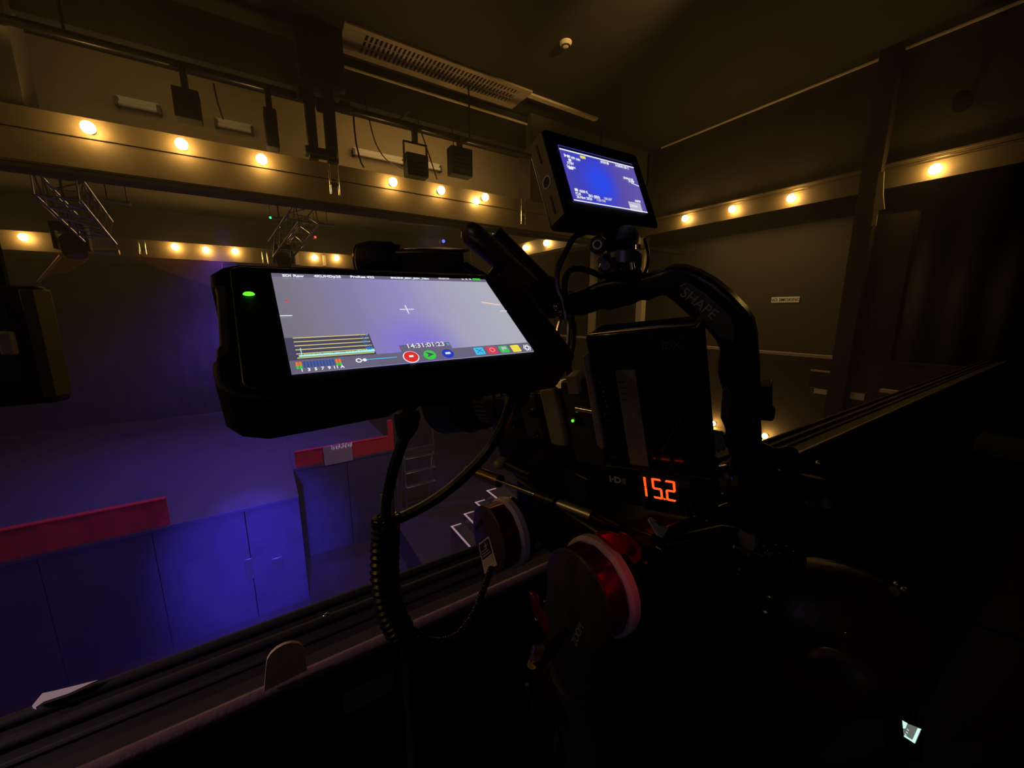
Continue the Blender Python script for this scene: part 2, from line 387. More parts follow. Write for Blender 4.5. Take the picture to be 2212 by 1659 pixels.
# ================================================================== our gallery's rail
c0, c1 = -3.9, 6.98
t = thing('balcony_rail', 'long dark wooden balcony rail with ridged top below and beside the camera rig', 'railing', (1.5, .66, ZG))
m = MB(); m.box(c0, c1, .600, .735, -.590, -.560); m.box(c0, c1, .66, .735, -.560, -.552)
m.build('rail_cap', 'rail_wood', t, bevel=.006)
m = MB(); m.tube([(c0, .596, -.556), (c1, .596, -.556)], .011, 10)
m.build('inner_bead', 'rail_edge', t)
m = MB(); m.tube([(c0, .688, -.548), (c1, .688, -.548)], .009, 10); m.tube([(c0, .730, -.549), (c1, .730, -.549)], .010, 10)
m.build('outer_bead', 'rail_wood', t)
m = MB(); m.box(c0, c1, .690, .735, ZG, -.59)
m.build('outer_panel', 'paint_black', t)
z0 = at(742, 1505, Y=.66).z
xA, xB = at(742, 1520, Y=.64).x, at(868, 1480, Y=.64).x
MB().box(xA, xB, .64, .69, at(805, 1518, Y=.64).z, at(805, 1474, Y=.64).z).build('mid_board', 'board_grey', t, bevel=.003)
for k, x in enumerate([-3.2, -2.2, -1.2, .17, 1.3, 2.4, 3.5, 4.6, 5.7]):
    MB().box(x - .022, x + .022, .62, .69, ZG, -.59).build('post', 'paint_black', t)
# ================================================================== string lights
bulb_things = []
def bulb(p, out, r, label, grp):
    """globe lamp with its base against the fascia; out = direction away from it"""
    p = Vector(p); out = Vector(out)
    t = thing('festoon_bulb', label, 'light bulb', p, grp)
    MB().ball(p, r, 12, 7).build('glass_globe', 'bulb_glass', t)
    b = p - out * r * .9
    MB().lathe(b, -out, [(r * .55, 0), (r * .62, r * .3), (r * .62, r * .9)], 12).build('lamp_socket', 'socket', t)
    return t
O1 = (0, -1, 0)
gA = 'globe bulbs along the far gallery front'
far = [((190, 275), 'largest warm globe bulb, first at the left end of the far gallery front'),
       ((392, 311), 'second warm globe bulb from the left on the far gallery front'),
       ((565, 344), 'third warm globe bulb on the far gallery front, left of the black rigging posts'),
       ((849, 393), 'warm globe bulb on the gallery front just right of the black rigging posts'),
       ((953, 411), 'warm globe bulb on the gallery front under the hanging black floodlight'),
       ((1048, 426), 'brightest warm globe bulb above the shiny monitor arm')]
for (u, v), lb in far: bulb(at(u, v, Y=YB - .092), O1, .056, lb, gA)
bulb(at(1029, 434, Y=YB - .05), O1, .05, 'smaller dimmer globe bulb touching the brightest one on the gallery front', gA)
gB = 'globe bulbs along the side gallery front'
for (u, v), lb in [((1480, 472), 'warm globe bulb on the side fascia nearest the small monitor'), ((1582, 452), 'middle one of three warm globe bulbs between small monitor and wooden column'),
                   ((1709, 428), 'warm globe bulb on the side fascia nearest the wooden column, left of it'), ((2020, 365), 'lone warm globe bulb on the side fascia right of the wooden column')]:
    bulb(at(u, v, X=7.03), (-1, 0, 0), .058, lb, gB)
gC = 'globe bulbs along the lower side fascia'
for (u, v), lb in [((1540, 915), 'low warm globe bulb seen between battery and camera handle'), ((1652, 942), 'low warm globe bulb just right of the camera handle above the rail')]:
    bulb(at(u, v, X=7.0), (-1, 0, 0), .046, lb, gC)
gD = 'globe bulbs on the side fascia over the stage'
for (u, v), lb in [((1135, 535), 'farther small globe bulb under the bridge, right of the shiny monitor arm'), ((1180, 525), 'nearer small globe bulb under the bridge, left of the curved cable')]:
    bulb(at(u, v, X=6.44), (-1, 0, 0), .075, lb, gD)
gE = 'small globe bulbs along the farthest fascia'
for (u, v), lb in [((50, 512), 'small far globe bulb alone at the left edge above the hanging loudspeaker'), ((378, 533), 'leftmost of three small far globe bulbs above the red pelmet'), ((445, 540), 'middle of three small far globe bulbs above the red pelmet'),
                   ((508, 543), 'rightmost of three small far globe bulbs above the red pelmet'), ((680, 556), 'left one of two small far bulbs right behind the large monitor top edge'), ((727, 557), 'right one of two small far bulbs beside the black viewfinder')]:
    bulb(at(u, v, Y=14.55), O1, .085, lb, gE)
# assumed left gallery, out of frame: bulbs added to light the rig's side
m = MB(); m.box(-3.75, -3.7, .8, 5.6, 1.55, 1.9); m.box(-8, -3.75, .8, 5.6, 1.5, 1.6)
struct(m, 'trim_15', 'paint_fascia')
for y in (1.0, 1.7, 2.4, 3.1):
    bulb((-3.62, y, 1.75), (1, 0, 0), .058, 'unseen globe bulb added on the left side gallery front', 'added left side gallery bulbs')

def string_cable(name, a, b, label, sag=.002, n=12, out=Vector((0, 0, 0))):
    pts = []; a = Vector(a); b = Vector(b)
    for i in range(n * 6 + 1):
        t = i / (n * 6); p = a.lerp(b, t); s = (t * n) % 1
        pts.append(p + Vector((0, 0, -sag * 4 * s * (1 - s))))
    return MB().tube(pts, .0045, 5).build(name, 'cable_black', label=label, cat='cable')
string_cable('festoon_cable', (-4, YB - .006, 1.672), (7.0, YB - .006, 1.672), 'thin dark cable of the string lights along the far gallery front', n=15)
string_cable('festoon_cable', (7.09, -1.5, 1.83), (7.09, 5.7, 1.83), 'thin dark cable of the string lights along the side fascia', n=9)
# ================================================================== far gallery: battens, bar, rigging, floodlights, cables
for (u0, v0, u1, v1, lb) in [(250, 210, 343, 234, 'pale unlit tube batten on the gallery back wall, left end'), (466, 258, 545, 279, 'short pale tube batten on the back wall between two dark fixtures'),
                             (764, 322, 872, 348, 'pale tube batten on the back wall behind the hanging cables'), (888, 346, 952, 362, 'pale tube batten piece on the back wall right of the floodlight')]:
    a, b = at(u0, v0, Y=7.36), at(u1, v1, Y=7.36); z = (a.z + b.z) / 2
    t = thing('tube_batten', lb, 'light fitting', ((a.x + b.x) / 2, 7.4, z - .06))
    MB().box(a.x, b.x, 7.38, 7.45, z - .035, z + .055).build('batten_body', 'white_paint', t, bevel=.008)
    MB().tube([(a.x + .02, 7.36, z - .045), (b.x - .02, 7.36, z - .045)], .03, 10).build('tube_lamp', 'window_pale', t)
    for x in (a.x, b.x): MB().box(x - .02, x + .02, 7.33, 7.45, z - .085, z + .02).build('end_cap', 'plastic_grey', t, bevel=.004)
m = MB(); m.tube([(xl, 5.66, 2.50), (6.9, 5.66, 2.50)], .04, 12)
t = thing('lighting_bar', 'black horizontal lighting bar running across the far gallery opening', 'pipe', (2, 5.66, 2.5))
m.build('bar_tube', 'metal_black', t)
for x in (xl + .4, 2.9, 5.6):
    MB().cyl((x, 5.66, 2.5), (x, 5.66, ZC), .012, 8).build('hanger_rod', 'metal_black', t)
t = thing('rigging_frame', 'black twin rigging posts hanging from ceiling to the far gallery front', 'rigging', at(690, 340, Y=5.6))
for nm, ua, ub, vt, vb in (('post', 664, 685, 20, 342), ('post', 703, 727, 10, 350)):
    a = at(ua, 300, Y=5.55).x; b = at(ub, 300, Y=5.55).x; zb = at(ua, vb, Y=5.55).z
    MB().box(a, b, 5.5, 5.6, zb, ZC).build('post', 'paint_black', t, bevel=.006)
a = at(642, 150, Y=5.55); b = at(742, 150, Y=5.55)
MB().box(a.x, b.x, 5.48, 5.62, at(690, 185, Y=5.55).z, ZC).build('top_housing', 'paint_black', t, bevel=.01)
for u, v in ((655, 205), (745, 232), (695, 228)):
    p = at(u, v, Y=5.52)
    MB().lathe(p, (1, 0, 0), [(.055, -.06), (.075, -.05), (.075, .05), (.055, .06)], 16).build('pipe_clamp', 'metal_black', t)
p = at(690, 335, Y=5.52); MB().box(p.x - .16, p.x + .20, 5.46, 5.62, p.z - .02, p.z + .07).build('foot_plate', 'paint_black', t, bevel=.02)
def flood(u0, v0, u1, v1, lb, yoke=True, Y=5.66, barz=2.46, m_='matt_black'):
    a, b = at(u0, v0, Y=Y), at(u1, v1, Y=Y); x0, x1 = a.x, b.x; z1 = at((u0 + u1) / 2, v0, Y=Y).z; z0 = at((u0 + u1) / 2, v1, Y=Y).z
    t = thing('floodlight', lb, 'floodlight', ((x0 + x1) / 2, Y, z0))
    m = MB(); m.box(x0, x1, Y - .09, Y + .09, z0, z1); m.box(x0 + .03, x1 - .03, Y + .09, Y + .14, z0 + .03, z1 - .03); m.build('lamp_housing', m_, t, bevel=.012)
    m = MB()
    for i in range(5): m.box(x0 + .04, x1 - .04, Y - .105, Y - .09, z0 + .04 + i * (z1 - z0 - .1) / 5, z0 + .055 + i * (z1 - z0 - .1) / 5)
    m.build('cooling_fins', 'matt_black', t)
    xm = (x0 + x1) / 2
    if yoke:
        m = MB(); zt = z1 + .16
        m.box(x0 - .015, x0, Y - .02, Y + .02, (z0 + z1) / 2, zt); m.box(x1, x1 + .015, Y - .02, Y + .02, (z0 + z1) / 2, zt); m.box(x0 - .015, x1 + .015, Y - .02, Y + .02, zt - .012, zt)
        m.build('yoke', 'metal_black', t)
        MB().box(xm - .03, xm + .03, Y - .05, Y + .05, zt, barz + .05).build('hook_clamp', 'metal_black', t, bevel=.008)
    else:
        MB().box(xm - .03, xm + .03, Y - .05, Y + .05, z1, barz + .05).build('hook_clamp', 'metal_black', t, bevel=.008)
    return t
flood(874, 336, 922, 384, 'black square floodlight in a yoke hanging right of the rigging posts')
flood(970, 322, 1016, 382, 'larger dark floodlight hanging above the brightest globe bulb', yoke=False)
flood(372, 198, 438, 262, 'dark floodlight hanging between the two pale wall battens', yoke=False)
flood(568, 240, 604, 322, 'narrow dark floodlight hanging left of the rigging posts', yoke=False)
def pxcable(name, pts, r, lb, m_='cable_black', k=6, cat='cable', grp=None, **kw):
    return MB().tube(smoothpath([at(u, v, **kw) for u, v in pts] if not isinstance(pts[0], Vector) else pts, k), r, 8).build(name, m_, label=lb, cat=cat, group=grp)
pxcable('hanging_cable', [(762, 232), (768, 300), (778, 345), (786, 362)], .011, 'short straight black cable hanging nearest the rigging posts', Y=5.68)
pxcable('hanging_cable', [(788, 208), (798, 260), (812, 310), (835, 345), (870, 365)], .008, 'thin black cable hanging and curving towards the black floodlight', Y=5.72)
pxcable('hanging_cable', [(838, 260), (862, 258), (884, 240)], .010, 'short black cable loop between bar and beam', Y=5.75)
pxcable('hanging_cable', [(898, 240), (906, 272), (920, 315), (932, 350), (944, 388)], .009, 'long thin cable hanging just right of the black floodlight', Y=5.72)
pxcable('hanging_cable', [(972, 268), (978, 290), (980, 326)], .008, 'short cable dropping to the larger dark floodlight', Y=5.68)
pxcable('hanging_cable', [(461, 180), (470, 220), (482, 258)], .008, 'thin cable hanging in front of the short pale batten', Y=5.72)
def pipe_pair(u, v0, v1, lb, Y, w=.10, r=.012, d=.05):
    a, b = at(u, v0, Y=Y - d), at(u, v1, Y=Y - d)
    t = thing('pipe_pair', lb, 'pipe', (a.x, Y - d, b.z), 'chrome pipe pairs on the gallery fronts')
    for s in (-1, 1): MB().cyl((a.x + s * w / 2, Y - d, b.z), (a.x + s * w / 2, Y - d, a.z), r, 10).build('pipe', 'chrome', t)
    z = (a.z + b.z) / 2 - .05
    MB().box(a.x - w / 2, a.x + w / 2, Y - d - .01, Y, z - .02, z + .02).build('bracket', 'steel', t, bevel=.004)
pipe_pair(719, 356, 420, 'pair of thin chrome pipes on the gallery front below the rigging posts', YB)
pipe_pair(1131, 430, 484, 'pair of thin chrome pipes on the gallery front left of the small monitor', YB, w=.08)
pipe_pair(305, 521, 549, 'tiny pair of chrome pipes on the farthest fascia left of the red pelmet', 14.66, w=.12, r=.016)
pipe_pair(571, 544, 570, 'tiny pair of chrome pipes on the farthest fascia under the right truss', 14.66, w=.12, r=.016)
# ================================================================== over the stage: trusses, bars, lamps
def truss(p0, p1, s, lb):
    p0, p1 = Vector(p0), Vector(p1); d = (p1 - p0).normalized(); u = d.cross(Vector((0, 0, 1))).normalized(); v = u.cross(d)
    t = thing('box_truss', lb, 'truss', (p0 + p1) / 2)
    L = (p1 - p0).length; C = [(-1, -1), (1, -1), (1, 1), (-1, 1)]
    for a, b in C: MB().cyl(p0 + (u * a + v * b) * s / 2, p1 + (u * a + v * b) * s / 2, .022, 10).build('chord', 'steel', t)
    m = MB(); n = max(3, int(L / s))
    for i in range(n):
        for k in range(4):
            a, b = C[k], C[(k + 1) % 4]
            q0 = p0 + d * L * i / n + (u * a[0] + v * a[1]) * s / 2; q1 = p0 + d * L * (i + 1) / n + (u * b[0] + v * b[1]) * s / 2
            m.cyl(q0, q1, .011, 6)
            m.cyl(p0 + d * L * i / n + (u * a[0] + v * a[1]) * s / 2, p0 + d * L * i / n + (u * b[0] + v * b[1]) * s / 2, .011, 6)
    m.build('lattice', 'steel', t)
truss(at(118, 392, Y=7.9), at(212, 500, Y=10.2), .40, 'shiny chrome box truss high above the stage at the left')
truss(at(663, 462, Y=9.6), at(606, 540, Y=11.2), .40, 'shiny chrome box truss seen above the large monitor top edge')
def bar(u0, v0, u1, v1, Y, lb, r=.03, m_='alu_dull'):
    a, b = at(u0, v0, Y=Y), at(u1, v1, Y=Y); t = thing('scaffold_bar', lb, 'pipe', a.lerp(b, .5))
    MB().cyl(a, b, r, 10).build('bar_tube', m_, t)
    for f in (.12, .88): q = a.lerp(b, f); MB().cyl(q, (q.x, q.y, 3.05), .007, 6).build('drop_rod', 'paint_black', t)
bar(586, 470, 722, 488, 10.4, 'thin grey bar crossing the truss above the large monitor')
bar(225, 432, 282, 441, 9.6, 'short grey bar beside the left chrome truss')
bar(205, 543, 258, 545, 13.5, 'short pale bar far behind under the left truss', r=.06)
bar(820, 478, 1000, 492, 10.5, 'long dim bar behind the tip of the shiny monitor arm', r=.02)
def led(u, v, Y, m_, lb, r=.03, case=True):
    p = at(u, v, Y=Y)
    t = thing('indicator_lamp', lb, 'indicator light', p)
    MB().ball(p, r, 10, 6).build('lens', m_, t)
    MB().cyl((p.x, p.y + r * 2, p.z), (p.x, p.y + r * 2, 3.05), .006, 6).build('drop_rod', 'paint_black', t)
    MB().box(p.x - r * 1.5, p.x + r * 1.5, p.y + r * .3, p.y + r * 3, p.z - r * 1.3, p.z + r * 1.3).build('lamp_case', 'plastic_black', t, bevel=.004)
led(584, 470, 10.38, 'led_green_stage', 'tiny green indicator at the left end of the bar by the truss', .024)
led(681, 512, 11, 'led_red', 'tiny red indicator above the two far bulbs', .03)
led(958, 521, 9, 'led_blue', 'small bright blue light above the black viewfinder', .04)
led(1065, 505, 9, 'led_violet', 'tiny violet light beside the shiny monitor arm', .018)
def mover(u, v, Y, s, lb):
    p = at(u, v, Y=Y); t = thing('moving_head_light', lb, 'stage light', p)
    MB().cyl((p.x, p.y, p.z + s * 1.3), (p.x, p.y, 3.05), .02, 8).build('drop_rod', 'paint_black', t)
    MB().box(p.x - s * .8, p.x + s * .8, p.y - s * .6, p.y + s * .6, p.z + s * .9, p.z + s * 1.4).build('base', 'paint_black', t, bevel=.03)
    m = MB(); m.box(p.x - s * .85, p.x - s * .65, p.y - s * .3, p.y + s * .3, p.z - s * .3, p.z + s * .95); m.box(p.x + s * .65, p.x + s * .85, p.y - s * .3, p.y + s * .3, p.z - s * .3, p.z + s * .95); m.box(p.x - s * .85, p.x + s * .85, p.y - s * .3, p.y + s * .3, p.z + s * .88, p.z + s * .95)
    m.build('yoke', 'paint_black', t, bevel=.02)
    MB().lathe(p, (.15, -.35, -1), [(s * .35, -s * .7), (s * .58, -s * .45), (s * .6, s * .5), (s * .5, s * .75), (s * .42, s * .76)], 20).build('lamp_head', 'matt_black', t)
    q = p + Vector((.15, -.35, -1)).normalized() * s * .76
    MB().lathe(q, (.15, -.35, -1), [(s * .4, 0), (s * .3, s * .06), (s * .02, s * .09)], 20).build('lens', 'plastic_gloss', t)
mover(158, 530, 10.4, .27, 'big dark moving stage light hanging below the left truss')
mover(612, 562, 11.3, .26, 'dark moving stage light hanging below the truss behind the large monitor')
# far red pelmet and drapes
def pelmet(pts, Y, lb):
    P = [at(u, v, Y=Y) for u, v in pts]
    M = frame((0, Y, 0), (1, 0, 0), (0, 0, 1), (0, -1, 0))
    return MB(M).prism([(q.x, q.z) for q in P], -.06, .06).build('red_pelmet', 'pelmet_red', label=lb, cat='drape')
PY = 14.58
pelmet([(278, 553), (480, 568), (480, 622), (440, 612), (400, 602), (350, 582), (310, 566)], PY, 'dark red curved pelmet hanging under the three small far bulbs')
pelmet([(132, 556), (192, 558), (176, 570), (150, 586), (118, 592), (86, 606)], PY, 'dark red pelmet corner at the left above the hanging loudspeaker')
MB().cyl(at(131, 552, Y=14.50), at(82, 610, Y=14.50), .035, 8).build('pelmet_rope', 'rail_edge', label='thin pale edge cord running down along the left pelmet corner', cat='rope')
a, b = at(641, 546, Y=14.5), at(644, 571, Y=14.5)
MB().box(a.x - .05, a.x + .05, 14.60, 14.66, b.z, a.z).build('pale_strip', 'window_pale', label='narrow pale upright strip on the farthest fascia beside the truss', cat='strip')
a, b = at(701, 551, Y=14.5), at(701, 573, Y=14.5)
MB().box(a.x - .04, a.x + .04, 14.60, 14.66, b.z, a.z).build('pale_strip', 'pale_trim', label='narrow dim upright strip between the two small far bulbs', cat='strip')
# back drape with folds
P = []; n = 160
for i in range(n + 1):
    x = -7.9 + i * (14.7 / n); P.append((x, 16.2 + .012 * math.sin(i * 1.3) + .03 * math.sin(i * .21)))
m = MB(); m.add([(x, y, ZS) for x, y in P] + [(x, y, 1.4) for x, y in P], [(i, i + 1, n + 2 + i, n + 1 + i) for i in range(n)])
o = m.build('back_drape', 'cloth_dark', label='wide dark backdrop drape hanging at the back of the stage', cat='drape')
so = o.modifiers.new('thick', 'SOLIDIFY'); so.thickness = .02
# ================================================================== stage
t = thing('stage', 'low dark stage with blue light pooled on its front', 'stage', (0, 9, ZF))
xa = at(645, 1070, Y=7.77).x; xb = at(853, 960, Y=9.26).x + .05
M_ = MB(); M_.box(-7.9, xa, 7.77, 16.5, ZS - .06, ZS); M_.box(xa, xb, 9.26, 16.5, ZS - .06, ZS)
M_.build('deck', 'stage_black', t, bevel=.006)
m = MB(); x = -7.9
while x < xa - .05:
    x2 = min(x + 1.22, xa); m.box(x + .006, x2 - .006, 7.80, 7.86, ZF, ZS - .06); x = x2
m.box(xa - .08, xa - .02, 7.86, 9.3, ZF, ZS - .06)
x = xa
while x < xb - .05:
    x2 = min(x + 1.1, xb); m.box(x + .006, x2 - .006, 9.29, 9.35, ZF, ZS - .06); x = x2
m.box(xb - .06, xb, 9.35, 16.4, ZF, ZS - .06)
m.build('front_panel', 'stage_black', t, bevel=.004)
for (u0, v0, u1, v1) in ((528, 1210, 550, 1248), (588, 1208, 612, 1226)):
    a, b = at(u0, v0, Y=7.79), at(u1, v1, Y=7.79)
    MB().box(a.x, b.x, 7.785, 7.80, min(a.z, b.z), max(a.z, b.z)).build('access_plate', 'alu_dull', t, bevel=.003)
def barrier(x0, x1, y, zt, lb, post=False):
    t = thing('red_barrier', lb, 'barrier', ((x0 + x1) / 2, y, ZS))
    n = int((x1 - x0) / .08); P = [(x0 + (x1 - x0) * i / n, y - .012 * math.sin(i * 2.1) - .01 * math.sin(i * .8)) for i in range(n + 1)]
    Q = P + [(x1, y + .06), (x0, y + .06)]
    MB().prism(Q, ZS + .001, zt).build('cloth_front', 'red_cloth', t, smooth=True)
    MB().box(x0, x1, y - .02, y + .08, zt, zt + .03).build('top_rail', 'red_cloth', t, bevel=.01)
    if post: MB().box(x1 - .09, x1 + .03, y - .03, y + .07, ZS + .0, zt + .42).build('end_post', 'red_cloth', t, bevel=.01)
    return t
barrier(-6.8, at(362, 1110, Y=7.8).x, 7.82, -2.97, 'long dark red low barrier on the left stage edge')
b0 = at(637, 990, Y=9.3).x; b1 = at(848, 960, Y=9.3).x
barrier(b0, b1, 9.3, -3.06, 'shorter bright red barrier below the large monitor with cloth over it', True)
a, b = at(697, 962, Y=9.24), at(764, 1008, Y=9.24)
t = thing('folded_cloth', 'pale grey cloth hung over the shorter red barrier', 'cloth', ((a.x + b.x) / 2, 9.24, -3.44))
MB().box(a.x, b.x, 9.235, 9.262, -3.46, -3.01).build('cloth_panel', 'grille_pale', t, bevel=.01)
m = MB()
for i in range(16):
    x = a.x + .18 + i * .028; z = -3.10 - .02 * math.sin(i * 1.9); m.cyl((x, 9.225, z), (x + .03 * math.sin(i * 2.7), 9.225, z + .07 + .03 * math.cos(i * 1.3)), .008, 5)
m.build('scribbled_lettering', 'tape_pink_glow', t)
# stair with white nosing
t = thing('stair', 'dark stair with bright white nosing edges leading off the hall floor', 'stair', (3.4, 6.1, -4.9))
m = MB(); ms = MB()
xs = [2.76, 3.03, 3.27, 3.52]
for i, x in enumerate(xs):
    z = -4.2 + .2 * i
    m.box(x, xs[-1] + .4, 5.15, 6.52 - .055 * i * .6, -4.9 if i == 0 else z - .2, z)
    ye = 6.52 - .055 * i * .6
    ms.box(x - .004, x + .035, 5.2, ye, z, z + .006); ms.box(x, x + .22, ye - .035, ye, z, z + .006)
m.build('treads', 'floor_dark', t); ms.build('nosing_strip', 'tape_pink_glow', t)
# step ladder by the stage end
t = thing('step_ladder', 'thin pale step ladder standing by the right end of the stage', 'ladder', (2.85, 8.6, -4.9))
x0, x1 = at(873, 990, Y=8.6).x, at(937, 990, Y=8.6).x
for x in (x0, x1): MB().box(x - .014, x + .014, 8.58, 8.62, -4.9, -2.5).build('rail', 'alu_dull', t)
for z in (-3.42, -3.78, -4.14):
    MB().box(x0, x1, 8.50, 8.64, z - .015, z + .015).build('step', 'alu_dull', t, bevel=.004)
MB().box(x0, x1, 8.56, 8.64, -3.34, -3.20).build('top_plate', 'plastic_grey', t, bevel=.006)
for x in (x0, x1): MB().cyl((x, 8.64, -3.3), (x, 9.1, -4.9), .012, 8).build('rear_leg', 'alu_dull', t)
# ================================================================== right gallery bits
M = frame(at(1696, 647.5, X=8.69), (0, -1, 0), (0, 0, 1), (-1, 0, 0))
t = thing('no_smoking_sign', 'small white sign reading NO SMOKING on the side gallery wall', 'sign', None, M=M)
MB(M).box(-.245, .245, -.055, .055, 0, .008).build('plate', 'paper_white', t, bevel=.003)
text_mb('NO SMOKING', .082, M @ Matrix.Translation((0, -.002, .010)), .001, 'CENTER', .001).build('lettering', 'ink_black', t, smooth=False)
P = [at(u, v, X=6.99) for u, v in [(1900, 372), (1911, 372), (1909, 420), (1912, 452), (1898, 455), (1893, 488), (1884, 488), (1890, 440)]]
M2 = frame((6.99, 0, 0), (0, -1, 0), (0, 0, 1), (-1, 0, 0))
MB(M2).prism([(-q.y, q.z) for q in P], .0, .03).build('fixing_bracket', 'label_tan', label='pale flared bracket hanging beside the wooden column', cat='bracket')
# socket boxes on the parapet
for (u, v, wd, hh, lb) in [(1776, 845, .20, .09, 'pale small label plate on the side parapet left of the column'), (1852, 856, .16, .10, 'pale small label plate on the side parapet below the column')]:
    p = at(u, v, X=7.07); MB().box(7.06, 7.08, p.y - wd / 2, p.y + wd / 2, p.z - hh / 2, p.z + hh / 2).build('label_plate', 'window_pale', label=lb, cat='plate')
p = at(1778, 822, X=7.06)
t = thing('socket_box', 'dark flat socket box with pale top edge on the side parapet', 'electrical box', p)
MB().box(7.04, 7.08, p.y - .17, p.y + .17, p.z - .13, p.z + .13).build('box', 'plastic_black', t, bevel=.006)
MB().box(7.03, 7.08, p.y - .17, p.y + .17, p.z + .13, p.z + .15).build('lid', 'pale_trim', t, bevel=.003)
p0, p1 = at(1902, 843, X=6.9), at(1972, 852, X=6.9)
MB().box(6.85, 6.95, p1.y, p0.y, p0.z - .02, p0.z + .02).build('pale_ledge', 'pale_trim', label='short pale ledge near where the balcony rail meets the side parapet', cat='ledge')
# black sheet put in for the dark recessed wall right of the column
n = 60; P = [(8.3 + .05 * math.sin(i * 1.1), 1.9 - i * .07) for i in range(n + 1)]
m = MB(); m.add([(x, y, -1.6) for x, y in P] + [(x, y, 1.55) for x, y in P], [(i, i + 1, n + 2 + i, n + 1 + i) for i in range(n)])
o = m.build('dark_sheet', 'paint_black', label='black sheet added for the dark recess right of the wooden column', cat='drape'); so = o.modifiers.new('thick', 'SOLIDIFY'); so.thickness = .015
p = at(2078, 215, X=6.9)
t = thing('wall_spotlight', 'small dark spotlight high on the side wall near the right edge', 'spotlight', p)
MB().lathe(p, (-.6, -.2, -.5), [(.05, -.12), (.07, -.08), (.075, .1), (.085, .12)], 16).build('lamp_body', 'metal_black', t)
MB().box(p.x, 7.16, p.y - .02, p.y + .02, p.z - .02, p.z + .02).build('wall_arm', 'metal_black', t)
# left hanging loudspeaker
Ysp = 1.7
t = thing('hanging_loudspeaker', 'large black loudspeaker hanging at the left edge over the hall', 'loudspeaker', at(40, 870, Y=Ysp))
xr_ = at(96, 750, Y=Ysp).x; zt = at(96, 618, Y=Ysp).z; zb = at(104, 872, Y=Ysp).z
m = MB(); m.prism([(xr_ - .9, Ysp), (xr_, Ysp), (xr_ + .02, Ysp + .04), (at(96, 750, Y=Ysp + .5).x, Ysp + .5), (xr_ - .9, Ysp + .5)], zb, zt)
m.build('cabinet', 'speaker_black', t, bevel=.012)
MB().prism([(xr_ - .022, Ysp - .012), (xr_ + .004, Ysp - .010), (xr_ + .026, Ysp + .04), (xr_ + .012, Ysp + .05), (xr_ - .022, Ysp)], zb + .02, zt - .01).build('edge_strip', 'disc_olive', t, bevel=.003)  # lit cabinet edge put in as a paler strip
MB().box(xr_ - .85, xr_ - .04, Ysp - .02, Ysp, zb + .06, zt - .05).build('front_grille', 'plastic_black', t, bevel=.01)
m = MB(); m.cyl((xr_ - .12, Ysp + .2, zt), (xr_ - .12, Ysp + .2, ZC), .014, 8); m.cyl((xr_ - .7, Ysp + .2, zt), (xr_ - .7, Ysp + .2, ZC), .014, 8)
m.build('suspension_rods', 'paint_black', t)
a, b = at(6, 716, Y=Ysp - .05), at(16, 768, Y=Ysp - .05)
MB().box(a.x - .015, a.x + .012, Ysp - .05, Ysp - .02, b.z, a.z).build('side_handle', 'pale_trim', t, bevel=.006)
# things on the rail
M = frame((-.0, .75, -.545), (1, 0, 0), (0, 1, 0), (0, 0, 1))
P = [at(u, v, Z=-.534) for u, v in [(70, 1527), (92, 1500), (120, 1494), (212, 1471), (150, 1500), (96, 1518), (78, 1530)]]
MB().prism([(q.x, q.y) for q in P], -.536, -.532).build('paper_strip', 'paper_white', label='torn white paper strip lying on the outer rail edge', cat='paper')
a = at(617, 1456, Y=.60); b = at(612, 1377, Y=.60); hw = .028
P = [(a.x - hw, a.z), (a.x + hw, a.z + .004)] + [(b.x + hw * .86 * math.cos(q * math.pi / 8), b.z - hw * .8 + hw * .8 * math.sin(q * math.pi / 8)) for q in range(9)]
M = frame((0, .588, 0), (1, 0, 0), (0, 0, 1), (0, -1, 0))
MB(M).prism(P, -.002, .003).build('tape_tab', 'tape_yellow', label='rounded yellow tape tab standing at the inner edge of the rail', cat='tape')
p = at(705, 1328, Z=-.54)
MB().ball(p, .004, 10, 6, (1.6, 1, .7)).build('screw_head', 'chrome', label='tiny shiny screw head on top of the rail', cat='screw')
c = at(190, 1650, Z=-.74); c.y = min(c.y, .44)
t = thing('bar_stool', 'dim round brown stool seat below the rail in the bottom left corner', 'stool', (c.x, c.y, ZG))
MB().lathe((c.x, c.y, -.78), (0, 0, 1), [(.10, 0), (.125, .01), (.13, .03), (.11, .04), (.001, .042)], 40).build('seat', 'rail_wood', t)
MB().cyl((c.x, c.y, ZG + .02), (c.x, c.y, -.78), .022, 16).build('post', 'metal_black', t)
MB().lathe((c.x, c.y, ZG), (0, 0, 1), [(.19, 0), (.19, .012), (.06, .03), (.022, .05)], 32).build('base', 'metal_black', t)

# ================================================================== THE CAMERA RIG
FB = frame((.0883, .2647, -.0041), (.9997, .0157, .0184), (-.0238, .7794, .6261), (-.0045, -.6263, .7796))      # large monitor
FS = frame((.3222, .3175, .1351), (.9997, .0044, .0242), (-.0240, .3923, .9195), (-.0055, -.9198, .3923))       # small monitor
FC = frame((.277, .211, -.080), (.357, -.927, .118), (-.2615, .0217, .965), (-.8967, -.3753, -.2346))           # camera's near side
T = Matrix.Translation
def rrect(x0, x1, y0, y1, r, n=4):
    out = []
    for cx, cy, a0 in ((x1 - r, y1 - r, 0), (x0 + r, y1 - r, 90), (x0 + r, y0 + r, 180), (x1 - r, y0 + r, 270)):
        for i in range(n + 1):
            a = math.radians(a0 + 90 * i / n); out.append((cx + r * math.cos(a), cy + r * math.sin(a)))
    return out
